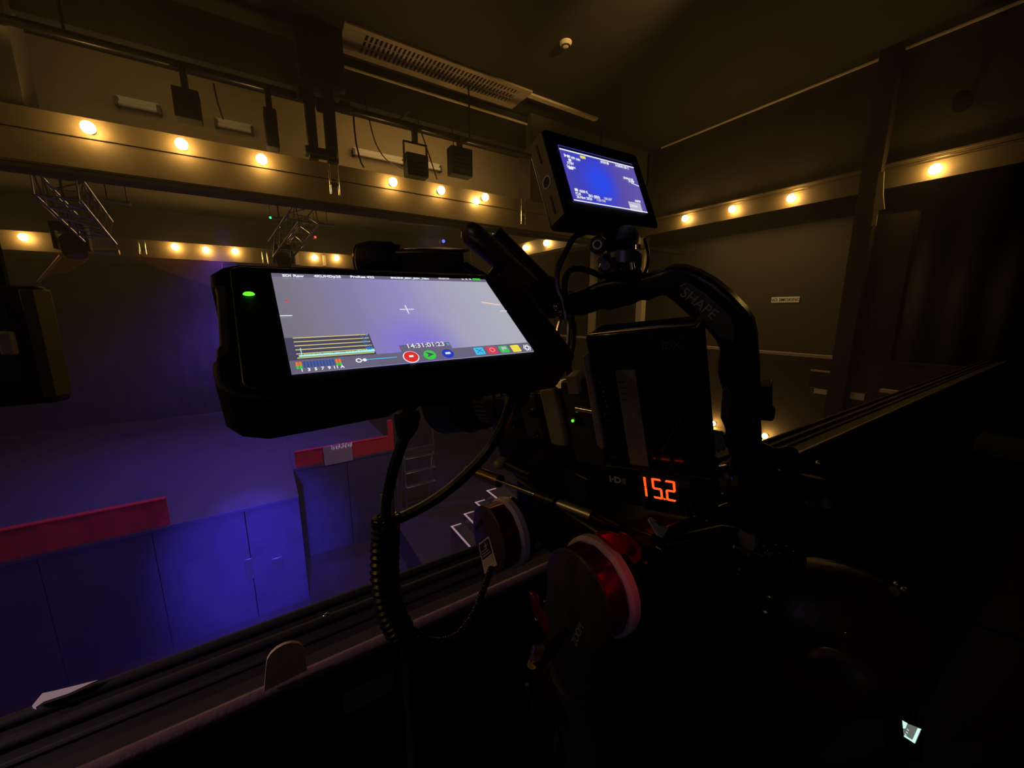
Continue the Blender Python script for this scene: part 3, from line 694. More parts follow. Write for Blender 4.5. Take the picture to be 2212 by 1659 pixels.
# ---- large recorder monitor
t = thing('field_monitor', 'large black rubber-clad field monitor with lit grey-violet camera picture', 'monitor', None, M=FB)
P = [(-.104, .0535), (-.096, .0575), (.112, .0575), (.1185, .052), (.1185, -.044), (.1175, -.051), (.110, -.0545), (.07, -.0545), (.062, -.0520), (.045, -.0520), (.038, -.0550), (.012, -.0550), (.004, -.0520),
     (-.02, -.0520), (-.027, -.0555), (-.066, -.0570), (-.092, -.0575), (-.104, -.053), (-.1105, -.045), (-.1115, -.034), (-.1115, -.028), (-.1065, -.024), (-.1065, .030), (-.110, .034), (-.110, .046)]
MB(FB).prism(P, -.036, -.0005).build('rubber_sleeve', 'rubber', t, bevel=.003, seg=3)
MB(FB).prism([(-.1020, .032), (-.1030, -.024), (-.1095, -.029), (-.1095, -.022), (-.1078, -.018), (-.1075, .026), (-.1082, .031)], -.010, .0008).build('side_panel', 'disc_olive', t, bevel=.0012)
MB(FB).prism(rrect(-.100, .113, -.0515, .052, .006), -.004, .0012).build('front_bezel', 'plastic_black', t, bevel=.0008)
scr = MB(FB).box(-.0785, .0785, -.0445, .0445, .0008, .0016).build('screen', 'screen_picture', t)
x, y = onp(FB, 538, 639); MB(FB @ T((x, y, .0012))).ball((0, 0, 0), .0028, 12, 6, (1.1, .62, .5)).build('power_light', 'led_green', t)
H = .0018
def ui(mb, name, m_): return mb.build(name, m_, scr, smooth=False)
def uit(txt, u, v, size, m_, name, al='LEFT', bold=.0):
    x, y = onp(FB, u, v); return ui(text_mb(txt, size, FB @ T((x, y, H + .0006)), .00008, al, bold), name, m_)
def quad(mb, x0, x1, y0, y1, z=H, d=.0002): return mb.box(x0, x1, y0, y1, z, z + d)
ui(quad(MB(FB), -.0785, .0785, -.0445, -.0352), 'lower_toolbar', 'ui_bar')
ui(quad(MB(FB), -.0785, .0785, .0408, .0445), 'upper_toolbar', 'ui_bar')
ui(quad(MB(FB), -.0785, -.0330, -.0352, -.0172), 'waveform_panel', 'ui_dark')
m = MB(FB)
for i in range(6): quad(m, -.0745, -.0340, -.0340 + i * .0032, -.0335 + i * .0032, H + .0003)
ui(m, 'waveform_grid', 'ui_yellow')
m = MB(FB); random.seed(3)
for i in range(80):
    x = -.0735 + i * .0005; h = .0011 + .0005 * random.random() + (.0016 * max(0, (i - 52) / 28) * random.random()); quad(m, x, x + .00055, -.0332, -.0332 + h, H + .0006)
quad(m, -.0722, -.0718, -.033, -.0265, H + .0006)
ui(m, 'waveform_trace', 'ui_trace')
m = MB(FB)
for i in range(26):
    x = -.0385 + (i % 13) * .00034; y = -.0312 + random.random() * .0125 * (1 if i > 12 else .6); quad(m, x, x + .00022, y, y + .0008 + .0018 * random.random(), H + .0007)
quad(m, -.0378, -.0340, -.0314, -.0296, H + .0005)
ui(m, 'waveform_sparkle', 'ui_trace_blue')
for nm, lo, hi, m_ in (('meter_green', 0, .42, 'ui_green'), ('meter_orange', .42, 1, 'ui_orange')):
    m = MB(FB)
    for i in (0, 1, 12, 13): x = -.0758 + i * .00158 + (.0006 if i > 1 else 0); quad(m, x, x + .0012, -.0418 + lo * .0050, -.0418 + hi * .0050, H + .0003)
    ui(m, nm, m_)
m = MB(FB)
for i in range(2, 12): x = -.0758 + i * .00158 + .0003; quad(m, x, x + .0012, -.0412, -.0368, H + .0003)
ui(m, 'meter_blue', 'ui_meter_blue')
for i, ch in enumerate(['1', '3', '5', '7', '9', '11', 'A']):
    ui(text_mb(ch, .0030, FB @ T((-.0735 + i * .0033, -.0432, H + .0006)), .00008, 'CENTER', .00006), 'channel_number', 'ui_white')
m = MB(FB); m.torus((-.0440, -.0392, H + .0003), (0, 0, 1), .0014, .0004, 16, 4); ui(m, 'headphone_icon', 'ui_white')
m = MB(FB); quad(m, -.0405, -.0220, -.0394, -.0389, H + .0003); ui(m, 'volume_slider', 'ui_cyan')
ui(MB(FB).lathe((-.0408, -.0392, H + .0003), (0, 0, 1), [(.0012, 0), (.0010, .0003)], 16), 'slider_knob', 'ui_white')
uit('SDI Raw', 610, 602, .0035, 'ui_white', 'status_text', bold=.0001)
uit('4KUHDp25', 678, 603, .0035, 'ui_white', 'status_text', bold=.0001); uit('»', 725, 603, .004, 'ui_cyan', 'arrow_mark')
uit('ProRes 422', 756, 604, .0035, 'ui_white', 'status_text', bold=.0001); uit('»', 801, 604, .004, 'ui_cyan', 'arrow_mark')
uit('SHOINF_S001_S001_T004', 843, 606, .0027, 'ui_white', 'status_text', bold=.0001); uit('00:00:29', 946, 607, .0027, 'ui_white', 'status_text')
m = MB(FB)
for u in (996, 1004, 1012): x, y = onp(FB, u, 608); quad(m, x, x + .0018, y - .0009, y + .0009, H + .0003)
ui(m, 'drive_icons', 'ui_soft')
x, y = onp(FB, 1024, 608); ui(quad(MB(FB), x - .0018, x + .0052, y - .0011, y + .0011, H + .0003), 'battery_icon', 'ui_green')
x, y = onp(FB, 918, 754); ui(quad(MB(FB), x - .0165, x + .0175, y - .0031, y + .0029), 'timecode_panel', 'ui_bar')
uit('14:31:01:23', 876, 754.5, .0056, 'ui_white', 'timecode_text'); uit('»', 962, 749, .005, 'ui_cyan', 'arrow_mark')
def disc(u, v, r, m_, nm, ringm=None):
    x, y = onp(FB, u, v)
    if ringm: ui(MB(FB).lathe((x, y, H + .0001), (0, 0, 1), [(r + .0006, 0), (r + .0006, .0002)], 32), nm + '_ring', ringm)
    ui(MB(FB).lathe((x, y, H + .0003), (0, 0, 1), [(r, 0), (r, .0003)], 32), nm, m_); return x, y
x, y = disc(887, 776, .0044, 'ui_red', 'record_button', 'ui_white'); ui(quad(MB(FB), x - .0013, x + .0013, y - .0007, y + .0007, H + .0008), 'record_label', 'ui_white')
x, y = disc(927, 772, .0040, 'ui_green', 'play_button'); ui(MB(FB).prism([(x - .0022, y - .0022), (x + .0026, y), (x - .0022, y + .0022), (x - .0008, y)], H + .0008, H + .001), 'play_arrow', 'ui_dark')
x, y = disc(966, 769, .0039, 'ui_blue', 'mode_button'); ui(quad(MB(FB), x - .0018, x + .0016, y - .0008, y + .0008, H + .0008), 'mode_label', 'ui_white')
for (u, v, m_, nm) in ((1034, 763, 'ui_tile_cyan', 'scope_tile'), (1061, 761, 'ui_tile_red', 'focus_tile'), (1087, 759, 'ui_tile_green', 'flag_tile'), (1112, 757, 'ui_tile_yellow', 'list_tile')):
    x, y = onp(FB, u, v); ui(MB(FB).prism(rrect(x - .0036, x + .0036, y - .0034, y + .0034, .0007), H + .0002, H + .0004), nm, m_)
    if nm == 'focus_tile': ui(MB(FB).torus((x, y, H + .0006), (0, 0, 1), .0018, .00022, 20, 4), 'focus_ring_icon', 'ui_soft')
    if nm == 'flag_tile': ui(quad(quad(MB(FB), x - .0018, x - .0013, y - .0022, y + .002, H + .0006), x - .0013, x + .002, y - .0002, y + .002, H + .0006), 'flag_icon', 'ui_soft')
    if nm == 'scope_tile': ui(MB(FB).cyl((x - .0022, y - .0018, H + .0006), (x + .0022, y + .0016, H + .0006), .0002, 4).cyl((x - .0022, y + .0018, H + .0006), (x + .0022, y - .0016, H + .0006), .0002, 4), 'scope_icon', 'ui_meter_blue')
x, y = onp(FB, 1136, 756); m = MB(FB)
for a in (0, 60, 120):
    a = math.radians(a); pts = [(x + .0032 * math.cos(q) * math.cos(a) - .0014 * math.sin(q) * math.sin(a), y + .0032 * math.cos(q) * math.sin(a) + .0014 * math.sin(q) * math.cos(a), H + .0006) for q in [i * math.pi / 10 for i in range(21)]]
    m.tube(pts, .0002, 4)
ui(m, 'maker_emblem', 'ui_white')
m = MB(FB); x, y = onp(FB, 878, 673.5); quad(m, x - .0050, x + .0050, y - .00025, y + .00025, H + .0003); quad(m, x - .00025, x + .00025, y - .0046, y + .0046, H + .0003)
ui(m, 'centre_cross', 'ui_white')
for a_ in (-.0785, .0722): ui(quad(MB(FB), a_, a_ + .0063, .0016, .0021, H + .0003), 'edge_mark', 'ui_white')
x, y = onp(FB, 620, 655); ui(MB(FB).lathe((x, y, H + .0003), (0, 0, 1), [(.0010, 0), (.0008, .0002)], 12), 'picture_red_light', 'ui_tile_red')
m = MB(FB); x, y = onp(FB, 1038, 657); x2, y2 = onp(FB, 1078, 663); m.cyl((x, y, H + .0003), (x2, y2, H + .0003), .0003, 5); ui(m, 'picture_light_string', 'ui_warm')
# ---- small monitor
t = thing('camera_top_monitor', 'small tilted monitor with a bright blue picture on top of the camera handle', 'monitor', None, M=FS)
MB(FS).prism(rrect(-.069, .0705, -.0475, .0475, .005), -.022, 0).build('housing', 'plastic_black', t, bevel=.0015)
MB(FS).prism(rrect(-.066, .068, -.046, .044, .006), -.030, -.018).build('rear_shell', 'plastic_grey', t, bevel=.002)
MB(FS).prism([(-.0705, .045), (-.0690, .045), (-.0690, -.042), (-.0705, -.046)], -.0215, -.001).build('side_plate', 'disc_olive', t, bevel=.0006)
for a_ in (.018, -.038): MB(FS).box(-.0712, -.0704, a_, a_ + .019, -.013, -.011).build('side_slot', 'ink_black', t)
MB(FS).torus((-.0706, -.004, -.012), (1, 0, 0), .0058, .0008, 28, 6).build('mount_ring', 'white_paint', t)
MB(FS).lathe((-.0700, -.004, -.012), (-1, 0, 0), [(.0050, 0), (.0048, .0007)], 20).build('mount_hole', 'ink_black', t)
MB(FS).prism(rrect(-.064, .066, -.0445, .044, .003), -.002, .0006).build('front_bezel', 'plastic_black', t)
sc2 = MB(FS).box(-.055, .055, -.031, .031, .0004, .0012).build('screen', 'screen_blue', t)
def ui2(mb, name, m_): return mb.build(name, m_, sc2, smooth=False)
ui2(MB(FS).box(-.055, .055, .0270, .0300, .0013, .0015), 'top_bar', 'ui_black')
ui2(MB(FS).box(-.055, .055, .0258, .0270, .0013, .0016).box(-.055, .055, -.031, -.0300, .0013, .0016), 'frame_line', 'ui_white')
def t2(txt, u, v, s, al='LEFT', m_='ui_white'):
    x, y = onp(FS, u, v); return ui2(text_mb(txt, s, FS @ T((x, y, .0018)), .00008, al, .00009), 'status_text', m_)
t2('\u25b6', 1216, 338, .004); t2('109 min', 1230, 343, .0040); t2('STBY', 1223, 354, .0040); t2('24 mm', 1222, 361, .0040); t2('STBY\u25cf', 1295, 352, .0040); t2('14:30:01:20 C', 1326, 359, .0040)
t2('4300 K', 1249, 415, .0040); t2('F2.8', 1241, 420, .0040); t2('ISO (850)', 1269, 425, .0040); t2('180.00\u00b0', 1302, 431, .0040, m_='ui_soft'); t2('26.Nov 2023', 1243, 427, .0040); t2('7:30 PM', 1286, 434, .0040, m_='ui_soft')
t2('3840x2160', 1344, 386, .0036); t2('25.00P', 1355, 393, .0036); t2('A0/00', 1369, 436, .0038); t2('CH1234', 1358, 446, .0036)
for (u, v, wd, h, m_) in ((1226, 340, .0018, .0014, 'ui_white'), (1229, 348, .0018, .0014, 'ui_white'), (1231, 365, .0030, .0014, 'ui_white'), (1243, 412, .0020, .0014, 'ui_white'), (1257, 342, .0036, .0014, 'ui_tile_yellow')):
    x, y = onp(FS, u, v); ui2(MB(FS).prism(rrect(x - wd, x + wd, y - h, y + h, .0004), .0013, .0016), 'status_icon', m_)
x, y = onp(FS, 1371, 448); ui2(MB(FS).box(x - .010, x + .010, y - .0058, y + .0052, .0012, .00135), 'meter_panel', 'ui_soft')
x, y = onp(FS, 1362, 397); x2, y2 = onp(FS, 1378, 404); ui2(MB(FS).cyl((x, y, .0014), (x2, y2, .0014), .0004, 5), 'picture_light_string', 'ui_white')
# ---- mount under the small monitor
D1 = .40
t = thing('monitor_mount', 'black tilting mount with ring bolt joining small monitor to the handle', 'camera mount', at(1340, 560, D=D1))
pc = lambda u, v, d=D1: at(u, v, D=d)
MB().tube([pc(1340, 524, .425), pc(1342, 530, .415), pc(1344, 548)], [.0205, .0205, .016], 20).build('tilt_head', 'plastic_black', t)
MB().tube([pc(1343, 546), pc(1342, 556), pc(1342, 580)], [.012, .021, .020], 20).build('swivel_base', 'anodised_grey', t)
MB().tube([pc(1341, 576), pc(1340, 588), pc(1338, 602)], [.020, .0235, .0235], 4).build('shoe_plate', 'metal_black', t, bevel=.002)
c = pc(1291, 529, .385); ax = Vector((-.75, -.62, -.05))
MB().lathe(c - ax * .012, ax, [(.0085, 0), (.0085, .012), (.0070, .0135)], 24).build('lock_bolt', 'plastic_black', t)
MB().cyl(c - ax * .010, pc(1325, 527, .40), .006, 12).build('bolt_shaft', 'plastic_black', t)
MB().torus(c + ax * .0025, ax, .0040, .0009, 24, 8).build('bolt_ring', 'white_paint', t)
c = pc(1306, 577, .375); MB().lathe(c, (-.6, -.7, .1), [(.0045, -.006), (.0055, -.004), (.0055, .004), (.0045, .006)], 20).build('thumbscrew', 'metal_black', t)
c = pc(1305, 560, .38); MB().lathe(c, (.9, .2, .3), [(.004, -.006), (.005, -.004), (.005, .005), (.004, .006)], 16).build('pin', 'steel', t)
c = pc(1364, 568, .38); MB().cyl(c, pc(1366, 584, .38), .0028, 10).build('pin', 'chrome', t)
c = pc(1377, 530, .385); MB().cyl(c, pc(1377, 540, .385), .0035, 12).build('pin', 'chrome', t)
# ---- handle
PH = FC.copy(); PH.translation = Vector((.33, .29, .035)); PHi = PH.inverted()
def hp(u, v, off=0): return onp(PH, u, v, off)
tcam = thing('video_camera', 'black video camera with side controls, tan-lit edges and arched SHAPE handle on top', 'video camera', None, M=FC)
top = [(1222, 634), (1262, 624), (1300, 606), (1330, 599), (1372, 596), (1408, 588), (1434, 580), (1452, 572), (1480, 573), (1512, 584), (1548, 604), (1584, 634), (1616, 668), (1629, 690), (1636, 722), (1641, 800), (1642, 900), (1646, 965)]
bot = [(1576, 975), (1571, 940), (1568, 915), (1559, 895), (1560, 872), (1566, 850), (1560, 825), (1553, 800), (1554, 775), (1558, 750), (1549, 730), (1530, 706), (1500, 684), (1468, 655), (1440, 632), (1428, 636), (1408, 645), (1390, 645), (1368, 655), (1345, 660), (1325, 666), (1305, 664), (1284, 672), (1262, 678), (1240, 676), (1222, 676)]
hb = MB(PH).prism([hp(*p) for p in top + bot], -.013, .013).build('carrying_handle', 'metal_black', tcam, bevel=.005, seg=3)
P = [hp(*p) for p in [(1474, 612), (1492, 603), (1530, 628), (1580, 672), (1592, 700), (1590, 730), (1560, 720), (1530, 688)]]
MB(PH).prism(P, .0131, .0146).build('side_inlay', 'anodised_grey', hb, bevel=.001)
x, y = hp(1474, 629, .0146); x2, y2 = hp(1536, 676, .0146); ang = math.atan2(y2 - y, x2 - x)
ML = PH @ T((x, y, .0150)) @ Matrix.Rotation(ang, 4, 'Z')
ln = math.hypot(x2 - x, y2 - y); tm = text_mb('SHAPE', .0135, ML, .0003, 'LEFT', .0001)
tm.build('handle_lettering', 'ink_grey', hb, smooth=False)
P = [hp(*p) for p in [(1566, 828), (1574, 822), (1585, 840), (1582, 870), (1572, 890), (1562, 885), (1562, 860)]]
MB(PH).prism(P, .0131, .0150).build('grip_trigger', 'disc_olive', hb, bevel=.001)
P = [hp(*p) for p in [(1640, 826), (1668, 826), (1668, 882), (1676, 890), (1670, 899), (1640, 897)]]
MB(PH).prism(P, -.008, .012).build('rear_bracket', 'plastic_black', hb, bevel=.0015)
x, y = hp(1235, 655); MB(PH).lathe((x - .008, y, 0), (1, 0, 0), [(.012, 0), (.014, .003), (.014, .012), (.011, .016)], 20).build('front_collar', 'plastic_black', hb)
# foot that carries the handle on the camera
# ---- battery and display plate
t = thing('camera_battery', 'black block battery on the camera with tan printed strip and added gold edge highlight', 'battery', None, M=FC)
MB(FC).prism(rrect(-.047, .045, -.068, .0665, .004), -.034, 0).build('battery_case', 'plastic_gloss', t, bevel=.0018, seg=3)
MB(FC).tube([(-.043, .0662, -.0020), (-.02, .0668, -.0018), (.02, .0668, -.0018), (.042, .0662, -.0020)], .0017, 10).build('edge_highlight', 'brass', t)  # brass tube put in for the gold highlight along the case edge
MB(FC).prism(rrect(-.0455, .044, .020, .064, .003), 0, .0006).build('top_band', 'plastic_black', t)
MB(FC).prism(rrect(-.0360, -.008, -.064, .036, .004), 0, .0008).build('recess_panel', 'ink_black', t)
MB(FC).prism(rrect(-.0235, -.0060, -.066, .0330, .001), .0009, .0013).build('printed_label', 'label_tan', t)
m = MB(FC)
for i in range(4): m.box(-.0225, -.0165, .0215 - i * .0058, .0222 - i * .0058, .0014, .0016)
m.build('charge_marks', 'ink_black', t)
m = MB(FC); random.seed(5)
for i in range(22):
    y = .020 - i * .0036
    if i % 7 == 6: continue
    m.box(-.0125, -.0125 + .0018 + .0022 * random.random(), y, y + .0010, .0014, .0016)
m.build('small_print', 'ink_grey', t)
text_mb('IDX', .0085, FC @ T((.018, .052, .0007)), .0002, 'LEFT', .0002).build('pale_lettering', 'plastic_grey', t, smooth=False)
m = MB(FC)
for i in range(7): m.ball((-.0395 + i * .0004, .026 - i * .0048, .0006), .0010, 8, 4)
m.build('contact_dots', 'alu_dull', t)
MB(FC).torus((-.0375, -.014, .001), (0, 0, 1), .0040, .0012, 20, 6).build('release_button', 'plastic_grey', t)
m = MB(FC); m.prism([(.006, -.046), (.0075, -.048), (.031, -.006), (.0305, -.005)], .0002, .0006); m.build('scratch_line', 'plastic_grey', t)
PD = FC @ T((0, -.0680, .006))
t = thing('battery_plate', 'black battery plate with glowing red voltage display reading 15.2', 'battery plate', None, M=PD)
MB(PD).prism(rrect(-.047, .048, -.038, .0045, .003), -.034, .002).build('plate_body', 'plastic_black', t, bevel=.0015)
x0, y0 = onp(PD, 1366, 1000, .010); x1, y1 = onp(PD, 1476, 1108, .010)
MB(PD).prism(rrect(-.012, .032, -.034, .003, .002), .002, .010).build('display_housing', 'plastic_grey', t, bevel=.0012)
MB(PD).prism(rrect(-.008, .030, -.032, -.004, .001), .0100, .0104).build('display_window', 'glass_front', t)
segs = {'A': (1, 2, 'h'), 'G': (1, 1, 'h'), 'D': (1, 0, 'h')}
def digit(mb, x, y, w, h, on):
    s = .0019; g = .0003
    if 'a' in on: mb.prism([(x + g, y + h - s), (x + w - g, y + h - s), (x + w - g - s * .5, y + h + s * .0), (x + g + s * .5, y + h)], 0, .0003)
    if 'g' in on: mb.prism([(x + g, y + h / 2), (x + g + s * .5, y + h / 2 + s / 2), (x + w - g - s * .5, y + h / 2 + s / 2), (x + w - g, y + h / 2), (x + w - g - s * .5, y + h / 2 - s / 2), (x + g + s * .5, y + h / 2 - s / 2)], 0, .0003)
    if 'd' in on: mb.prism([(x + g + s * .5, y), (x + w - g - s * .5, y), (x + w - g, y + s), (x + g, y + s)], 0, .0003)
    for k, (xx, yy) in {'f': (x, y + h / 2), 'b': (x + w - s, y + h / 2), 'e': (x, y), 'c': (x + w - s, y)}.items():
        if k in on: mb.prism([(xx, yy + g * 1.6), (xx + s * .5, yy + g * .8), (xx + s, yy + g * 1.6), (xx + s, yy + h / 2 - g * 1.6), (xx + s * .5, yy + h / 2 - g * .8), (xx, yy + h / 2 - g * 1.6)], 0, .0003)
xa_, ya_ = onp(PD, 1386, 1029, .0105); xb_, yb_ = onp(PD, 1458, 1040, .0105); xc_, yc_ = onp(PD, 1394, 1072, .0105)
hh = abs(ya_ - yc_); ww = xb_ - xa_
MDg = PD @ T((xa_, min(yc_, ya_), .0105)) @ Matrix.Rotation(math.atan2(yb_ - ya_, xb_ - xa_), 4, 'Z')
m = MB(MDg); W1 = ww * .30
digit(m, -W1 + ww * .10, 0, W1, hh, 'bc'); digit(m, ww * .28, 0, W1, hh, 'afgcd'); digit(m, ww * .68, 0, W1, hh, 'abged')
m.prism([(ww * .598, 0), (ww * .652, 0), (ww * .652, .0017), (ww * .598, .0017)], 0, .0003)
m.build('red_digits', 'digit_red', t, smooth=False)
x, y = onp(PD, 1316, 1035, .0025); x2, y2 = onp(PD, 1358, 1042, .0025)
ML = PD @ T((x, y, .0022)) @ Matrix.Rotation(math.atan2(y2 - y, x2 - x), 4, 'Z')
text_mb('I·D·', .0095, ML, .0003, 'LEFT', .0003).build('maker_lettering', 'ink_pale', t, smooth=False)
MB(ML).prism([(.0125, -.0032), (.0165, -.0032), (.0172, .0034), (.0130, .0034)], 0, .0004).build('lettering_block', 'label_tan', t)
# ---- camera body with side panel, controls and lens
t = tcam
MB(FC).prism([onp(FC, *p, -.036) for p in [(1062, 862), (1240, 836), (1300, 1000), (1340, 1085), (1330, 1125), (1262, 1118), (1120, 1040), (1084, 1000), (1064, 940)]], -.075, -.036).build('camera_body', 'metal_black', t, bevel=.003)
MB(FC).prism(rrect(-.060, .012, -.100, .040, .006), -.070, -.0345).build('battery_mount', 'metal_black', t, bevel=.002)
MB(FC).prism([(-.056, .046), (-.050, .046), (-.049, -.052), (-.053, -.056), (-.058, -.05)], -.050, -.004).build('door_edge', 'label_tan', t, bevel=.002)  # light on this edge is put into the tan colour
MB(FC).prism(rrect(-.100, -.062, -.092, .012, .006), -.036, -.028).build('side_panel', 'plastic_grey', t, bevel=.002)
MB(FC).prism(rrect(-.128, -.106, -.070, .004, .006), -.036, -.026).build('side_ridge', 'label_tan', t, bevel=.003)  # tan colour imitates light falling on this ridge
MB(FC).prism(rrect(-.160, -.134, -.064, -.004, .006), -.036, -.026).build('side_ridge', 'plastic_grey', t, bevel=.003)
for (u, v, r) in ((1152, 893, .0068), (1161, 938, .0045), (1110, 920, .0045), (1094, 872, .006)):
    x, y = onp(FC, u, v, -.026); MB(FC).lathe((x, y, -.03), (0, 0, 1), [(r, 0), (r * 1.05, .003), (r * .8, .005), (r * .5, .0055), (.0005, .004)], 20).build('control_knob', 'metal_black', t)
x, y = onp(FC, 1237, 909, -.020); MB(FC @ T((x, y, -.020))).ball((0, 0, 0), .0016, 10, 6).build('status_light', 'led_green', t)
MB(FC @ T((x, y, -.028))).box(-.004, .004, -.004, .004, -.008, .007).build('light_base', 'plastic_black', t, bevel=.001)
x, y = onp(FC, 1236, 833, -.02); MB(FC).prism(rrect(x - .006, x + .006, y - .010, y + .010, .002), -.04, -.02).build('pale_cover', 'label_tan', t, bevel=.001)
x, y = onp(FC, 1243, 886, -.01); MB(FC).cyl((x, y, -.014), (x + .02, y - .001, -.010), .004, 12).build('side_pin', 'chrome', t)
ex = Vector((.357, -.927, .118)); lc = FC @ Vector((-.175, -.034, -.078))
x, y = onp(FC, 1228, 990, -.03)
MB().lathe(lc, -ex, [(.040, -.004), (.040, .02), (.043, .022), (.043, .045), (.040, .048), (.038, .075), (.045, .085), (.052, .13), (.056, .16), (.050, .16), (.046, .13)], 48).build('lens_barrel', 'plastic_black', t)
m = MB(); m.torus(lc - ex * .033, ex, .0435, .0016, 40, 6); m.torus(lc - ex * .108, ex, .0495, .0014, 40, 6); m.torus(lc - ex * .158, ex, .0545, .0016, 40, 6)
m.build('lens_rings', 'metal_black', t)
m = MB()
for i in range(40):
    a = 2 * math.pi * i / 40; tt = ex.orthogonal().normalized(); uu = ex.cross(tt); d = tt * math.cos(a) + uu * math.sin(a)
    m.cyl(lc - ex * .052 + d * .0392, lc - ex * .072 + d * .0388, .0014, 5)
m.build('focus_teeth', 'rubber', t)
MB().lathe(lc - ex * .13, -ex, [(.001, 0), (.030, .004), (.045, .012)], 40).build('front_glass', 'glass_front', t)
# ---- viewfinder behind the large monitor
t = thing('viewfinder', 'black viewfinder with rounded eyepiece showing above the large monitor', 'viewfinder', at(890, 560, D=.48))
a, b = at(866, 566, D=.49), at(775, 562, D=.49)
MB().tube([at(1010, 565, D=.46), at(930, 566, D=.475), a], [.020, .0235, .0225], 4, up=(0, .7, .7)).build('finder_body', 'plastic_black', t, bevel=.004)
MB().lathe(a + (a - b) * .05, b - a, [(.021, 0), (.0215, .010), (.024, .014), (.024, .040), (.021, .052), (.017, .054), (.016, .046)], 32).build('eyecup', 'rubber', t)
MB().torus(b + (a - b) * .02, b - a, .0190, .0011, 32, 8).build('eye_ring', 'brass', t)
MB().lathe(b + (a - b) * .12, b - a, [(.017, 0), (.010, .003), (.001, .005)], 24).build('eye_lens', 'plastic_gloss', t)
MB().cyl(at(1000, 580, D=.46), FC @ Vector((-.135, .074, -.08)), .009, 12).build('finder_arm', 'metal_black', t)
# ---- articulated arm
t = thing('articulated_arm', 'shiny dark two-rod arm slanting from the handle front to above the monitor', 'mounting arm', at(1100, 570, D=.43))
a, b = at(1010, 497, D=.37), at(1172, 640, D=.44)
dv = (b - a).normalized(); side = dv.cross(Vector(ray(1100, 570)).normalized()).normalized()
MB().tube([a - dv * .004, a, a + dv * .006, a.lerp(b, .5), b], [.005, .0095, .0115, .0115, .0115], 20).build('arm_tube', 'arm_metal', t)
MB().tube([a + side * .002 + dv * .10, b + side * .002], .0118, 6).build('arm_sleeve', 'arm_metal', t, bevel=.001)
c, d = at(1072, 500, D=.41), at(1196, 622, D=.45)
MB().cyl(c, d, .0062, 14).build('thin_rod', 'plastic_gloss', t)
MB().cyl(at(1110, 632, D=.41), at(1152, 668, D=.435), .003, 10).build('side_rod', 'brass', t)
MB().tube([at(1150, 605, D=.44), at(1172, 618, D=.44), at(1182, 660, D=.44), at(1180, 684, D=.44)], [.010, .017, .017, .012], 10).build('clamp_knob', 'rubber', t, bevel=.001)
k0 = at(1176, 640, D=.43); kd = (at(1200, 665, D=.44) - at(1150, 615, D=.44)).normalized()
m = MB()
for i in range(10):
    q = 2 * math.pi * i / 10; tt = kd.orthogonal().normalized(); uu = kd.cross(tt); dd = tt * math.cos(q) + uu * math.sin(q); m.cyl(k0 - kd * .014 + dd * .0165, k0 + kd * .014 + dd * .0165, .003, 6)
m.build('knob_ribs', 'rubber', t)
MB().cyl(at(1178, 655, D=.44), at(1224, 660, D=.44), .007, 12).build('end_joint', 'steel', t)
MB().ball(at(1206, 663, D=.425), .0055, 16, 8, (1.3, .8, .8)).build('joint_screw', 'chrome', t)
MB().cyl(a + dv * .05, FB @ Vector((.06, .03, -.036)), .006, 12).build('monitor_stud', 'metal_black', t)
m = MB(); m.tube([at(1214, 676, D=.43), at(1196, 745, D=.43)], .0022, 8); m.tube([at(1196, 680, D=.43), at(1232, 681, D=.43)], .0022, 8); m.tube([at(1230, 680, D=.43), at(1226, 760, D=.43)], .0022, 8)
m.build('wire_loop', 'chrome', t)
# ---- cables
G1 = 'thin black cables beside the handle'
pxcable('monitor_cable', [(1268, 500), (1240, 514), (1224, 542), (1208, 575), (1202, 605), (1206, 632), (1216, 652), (1222, 690)], .0034, 'black cable arching from the small monitor down to the handle front', D=.42, grp=G1)
pxcable('monitor_cable', [(1302, 598), (1280, 588), (1252, 580), (1232, 584), (1222, 600), (1221, 630), (1226, 665)], .0034, 'black cable looping from the monitor mount to the handle front', D=.41, grp=G1)
pxcable('monitor_cable', [(1392, 515), (1400, 545), (1398, 575), (1388, 596)], .0016, 'thin black cable right of the monitor mount', D=.40, grp=G1)
pxcable('monitor_cable', [(1226, 660), (1238, 700), (1236, 745), (1228, 790), (1236, 850)], .0036, 'black cable running down between large monitor and battery', D=.44, grp=G1)
pxcable('power_lead', [(888, 905), (880, 930), (868, 960), (850, 1015), (838, 1075), (835, 1120)], .0040, 'black lead hanging straight down from the large monitor bottom', D=.265)
pxcable('power_lead', [(1112, 850), (1102, 880), (1078, 935), (1045, 985), (990, 1040), (930, 1085), (866, 1118), (850, 1122)], .0040, 'black lead sweeping from the camera side down to the coiled cable', D=.29)
t = thing('cable_connector', 'black plug under the large monitor feeding the hanging lead', 'connector', at(880, 920, D=.262))
MB().tube([at(878, 888, D=.262), at(880, 900, D=.262), at(878, 925, D=.262), at(872, 948, D=.262)], [.0085, .0090, .0078, .0045], 6).build('plug_body', 'rubber', t, bevel=.001)
MB().cyl(at(884, 872, D=.266), at(880, 896, D=.262), .0055, 10).build('plug_tip', 'plastic_black', t)
t = thing('cable_connector', 'black angled plug on the camera side under the monitor', 'connector', at(1110, 865, D=.295))
MB().tube([at(1128, 836, D=.31), at(1114, 862, D=.295), at(1100, 890, D=.292)], [.0085, .0085, .005], 8).build('plug_body', 'rubber', t)
MB().lathe(at(1122, 846, D=.30), at(1114, 862, D=.295) - at(1128, 836, D=.31), [(.0092, 0), (.0092, .004)], 16).build('plug_ring', 'plastic_black', t)
D2 = .265
spine = smoothpath([at(834, 1118, D=D2), at(832, 1180, D=D2), at(832, 1250, D=D2), at(842, 1315, D=D2), at(866, 1368, D=D2)], 40)
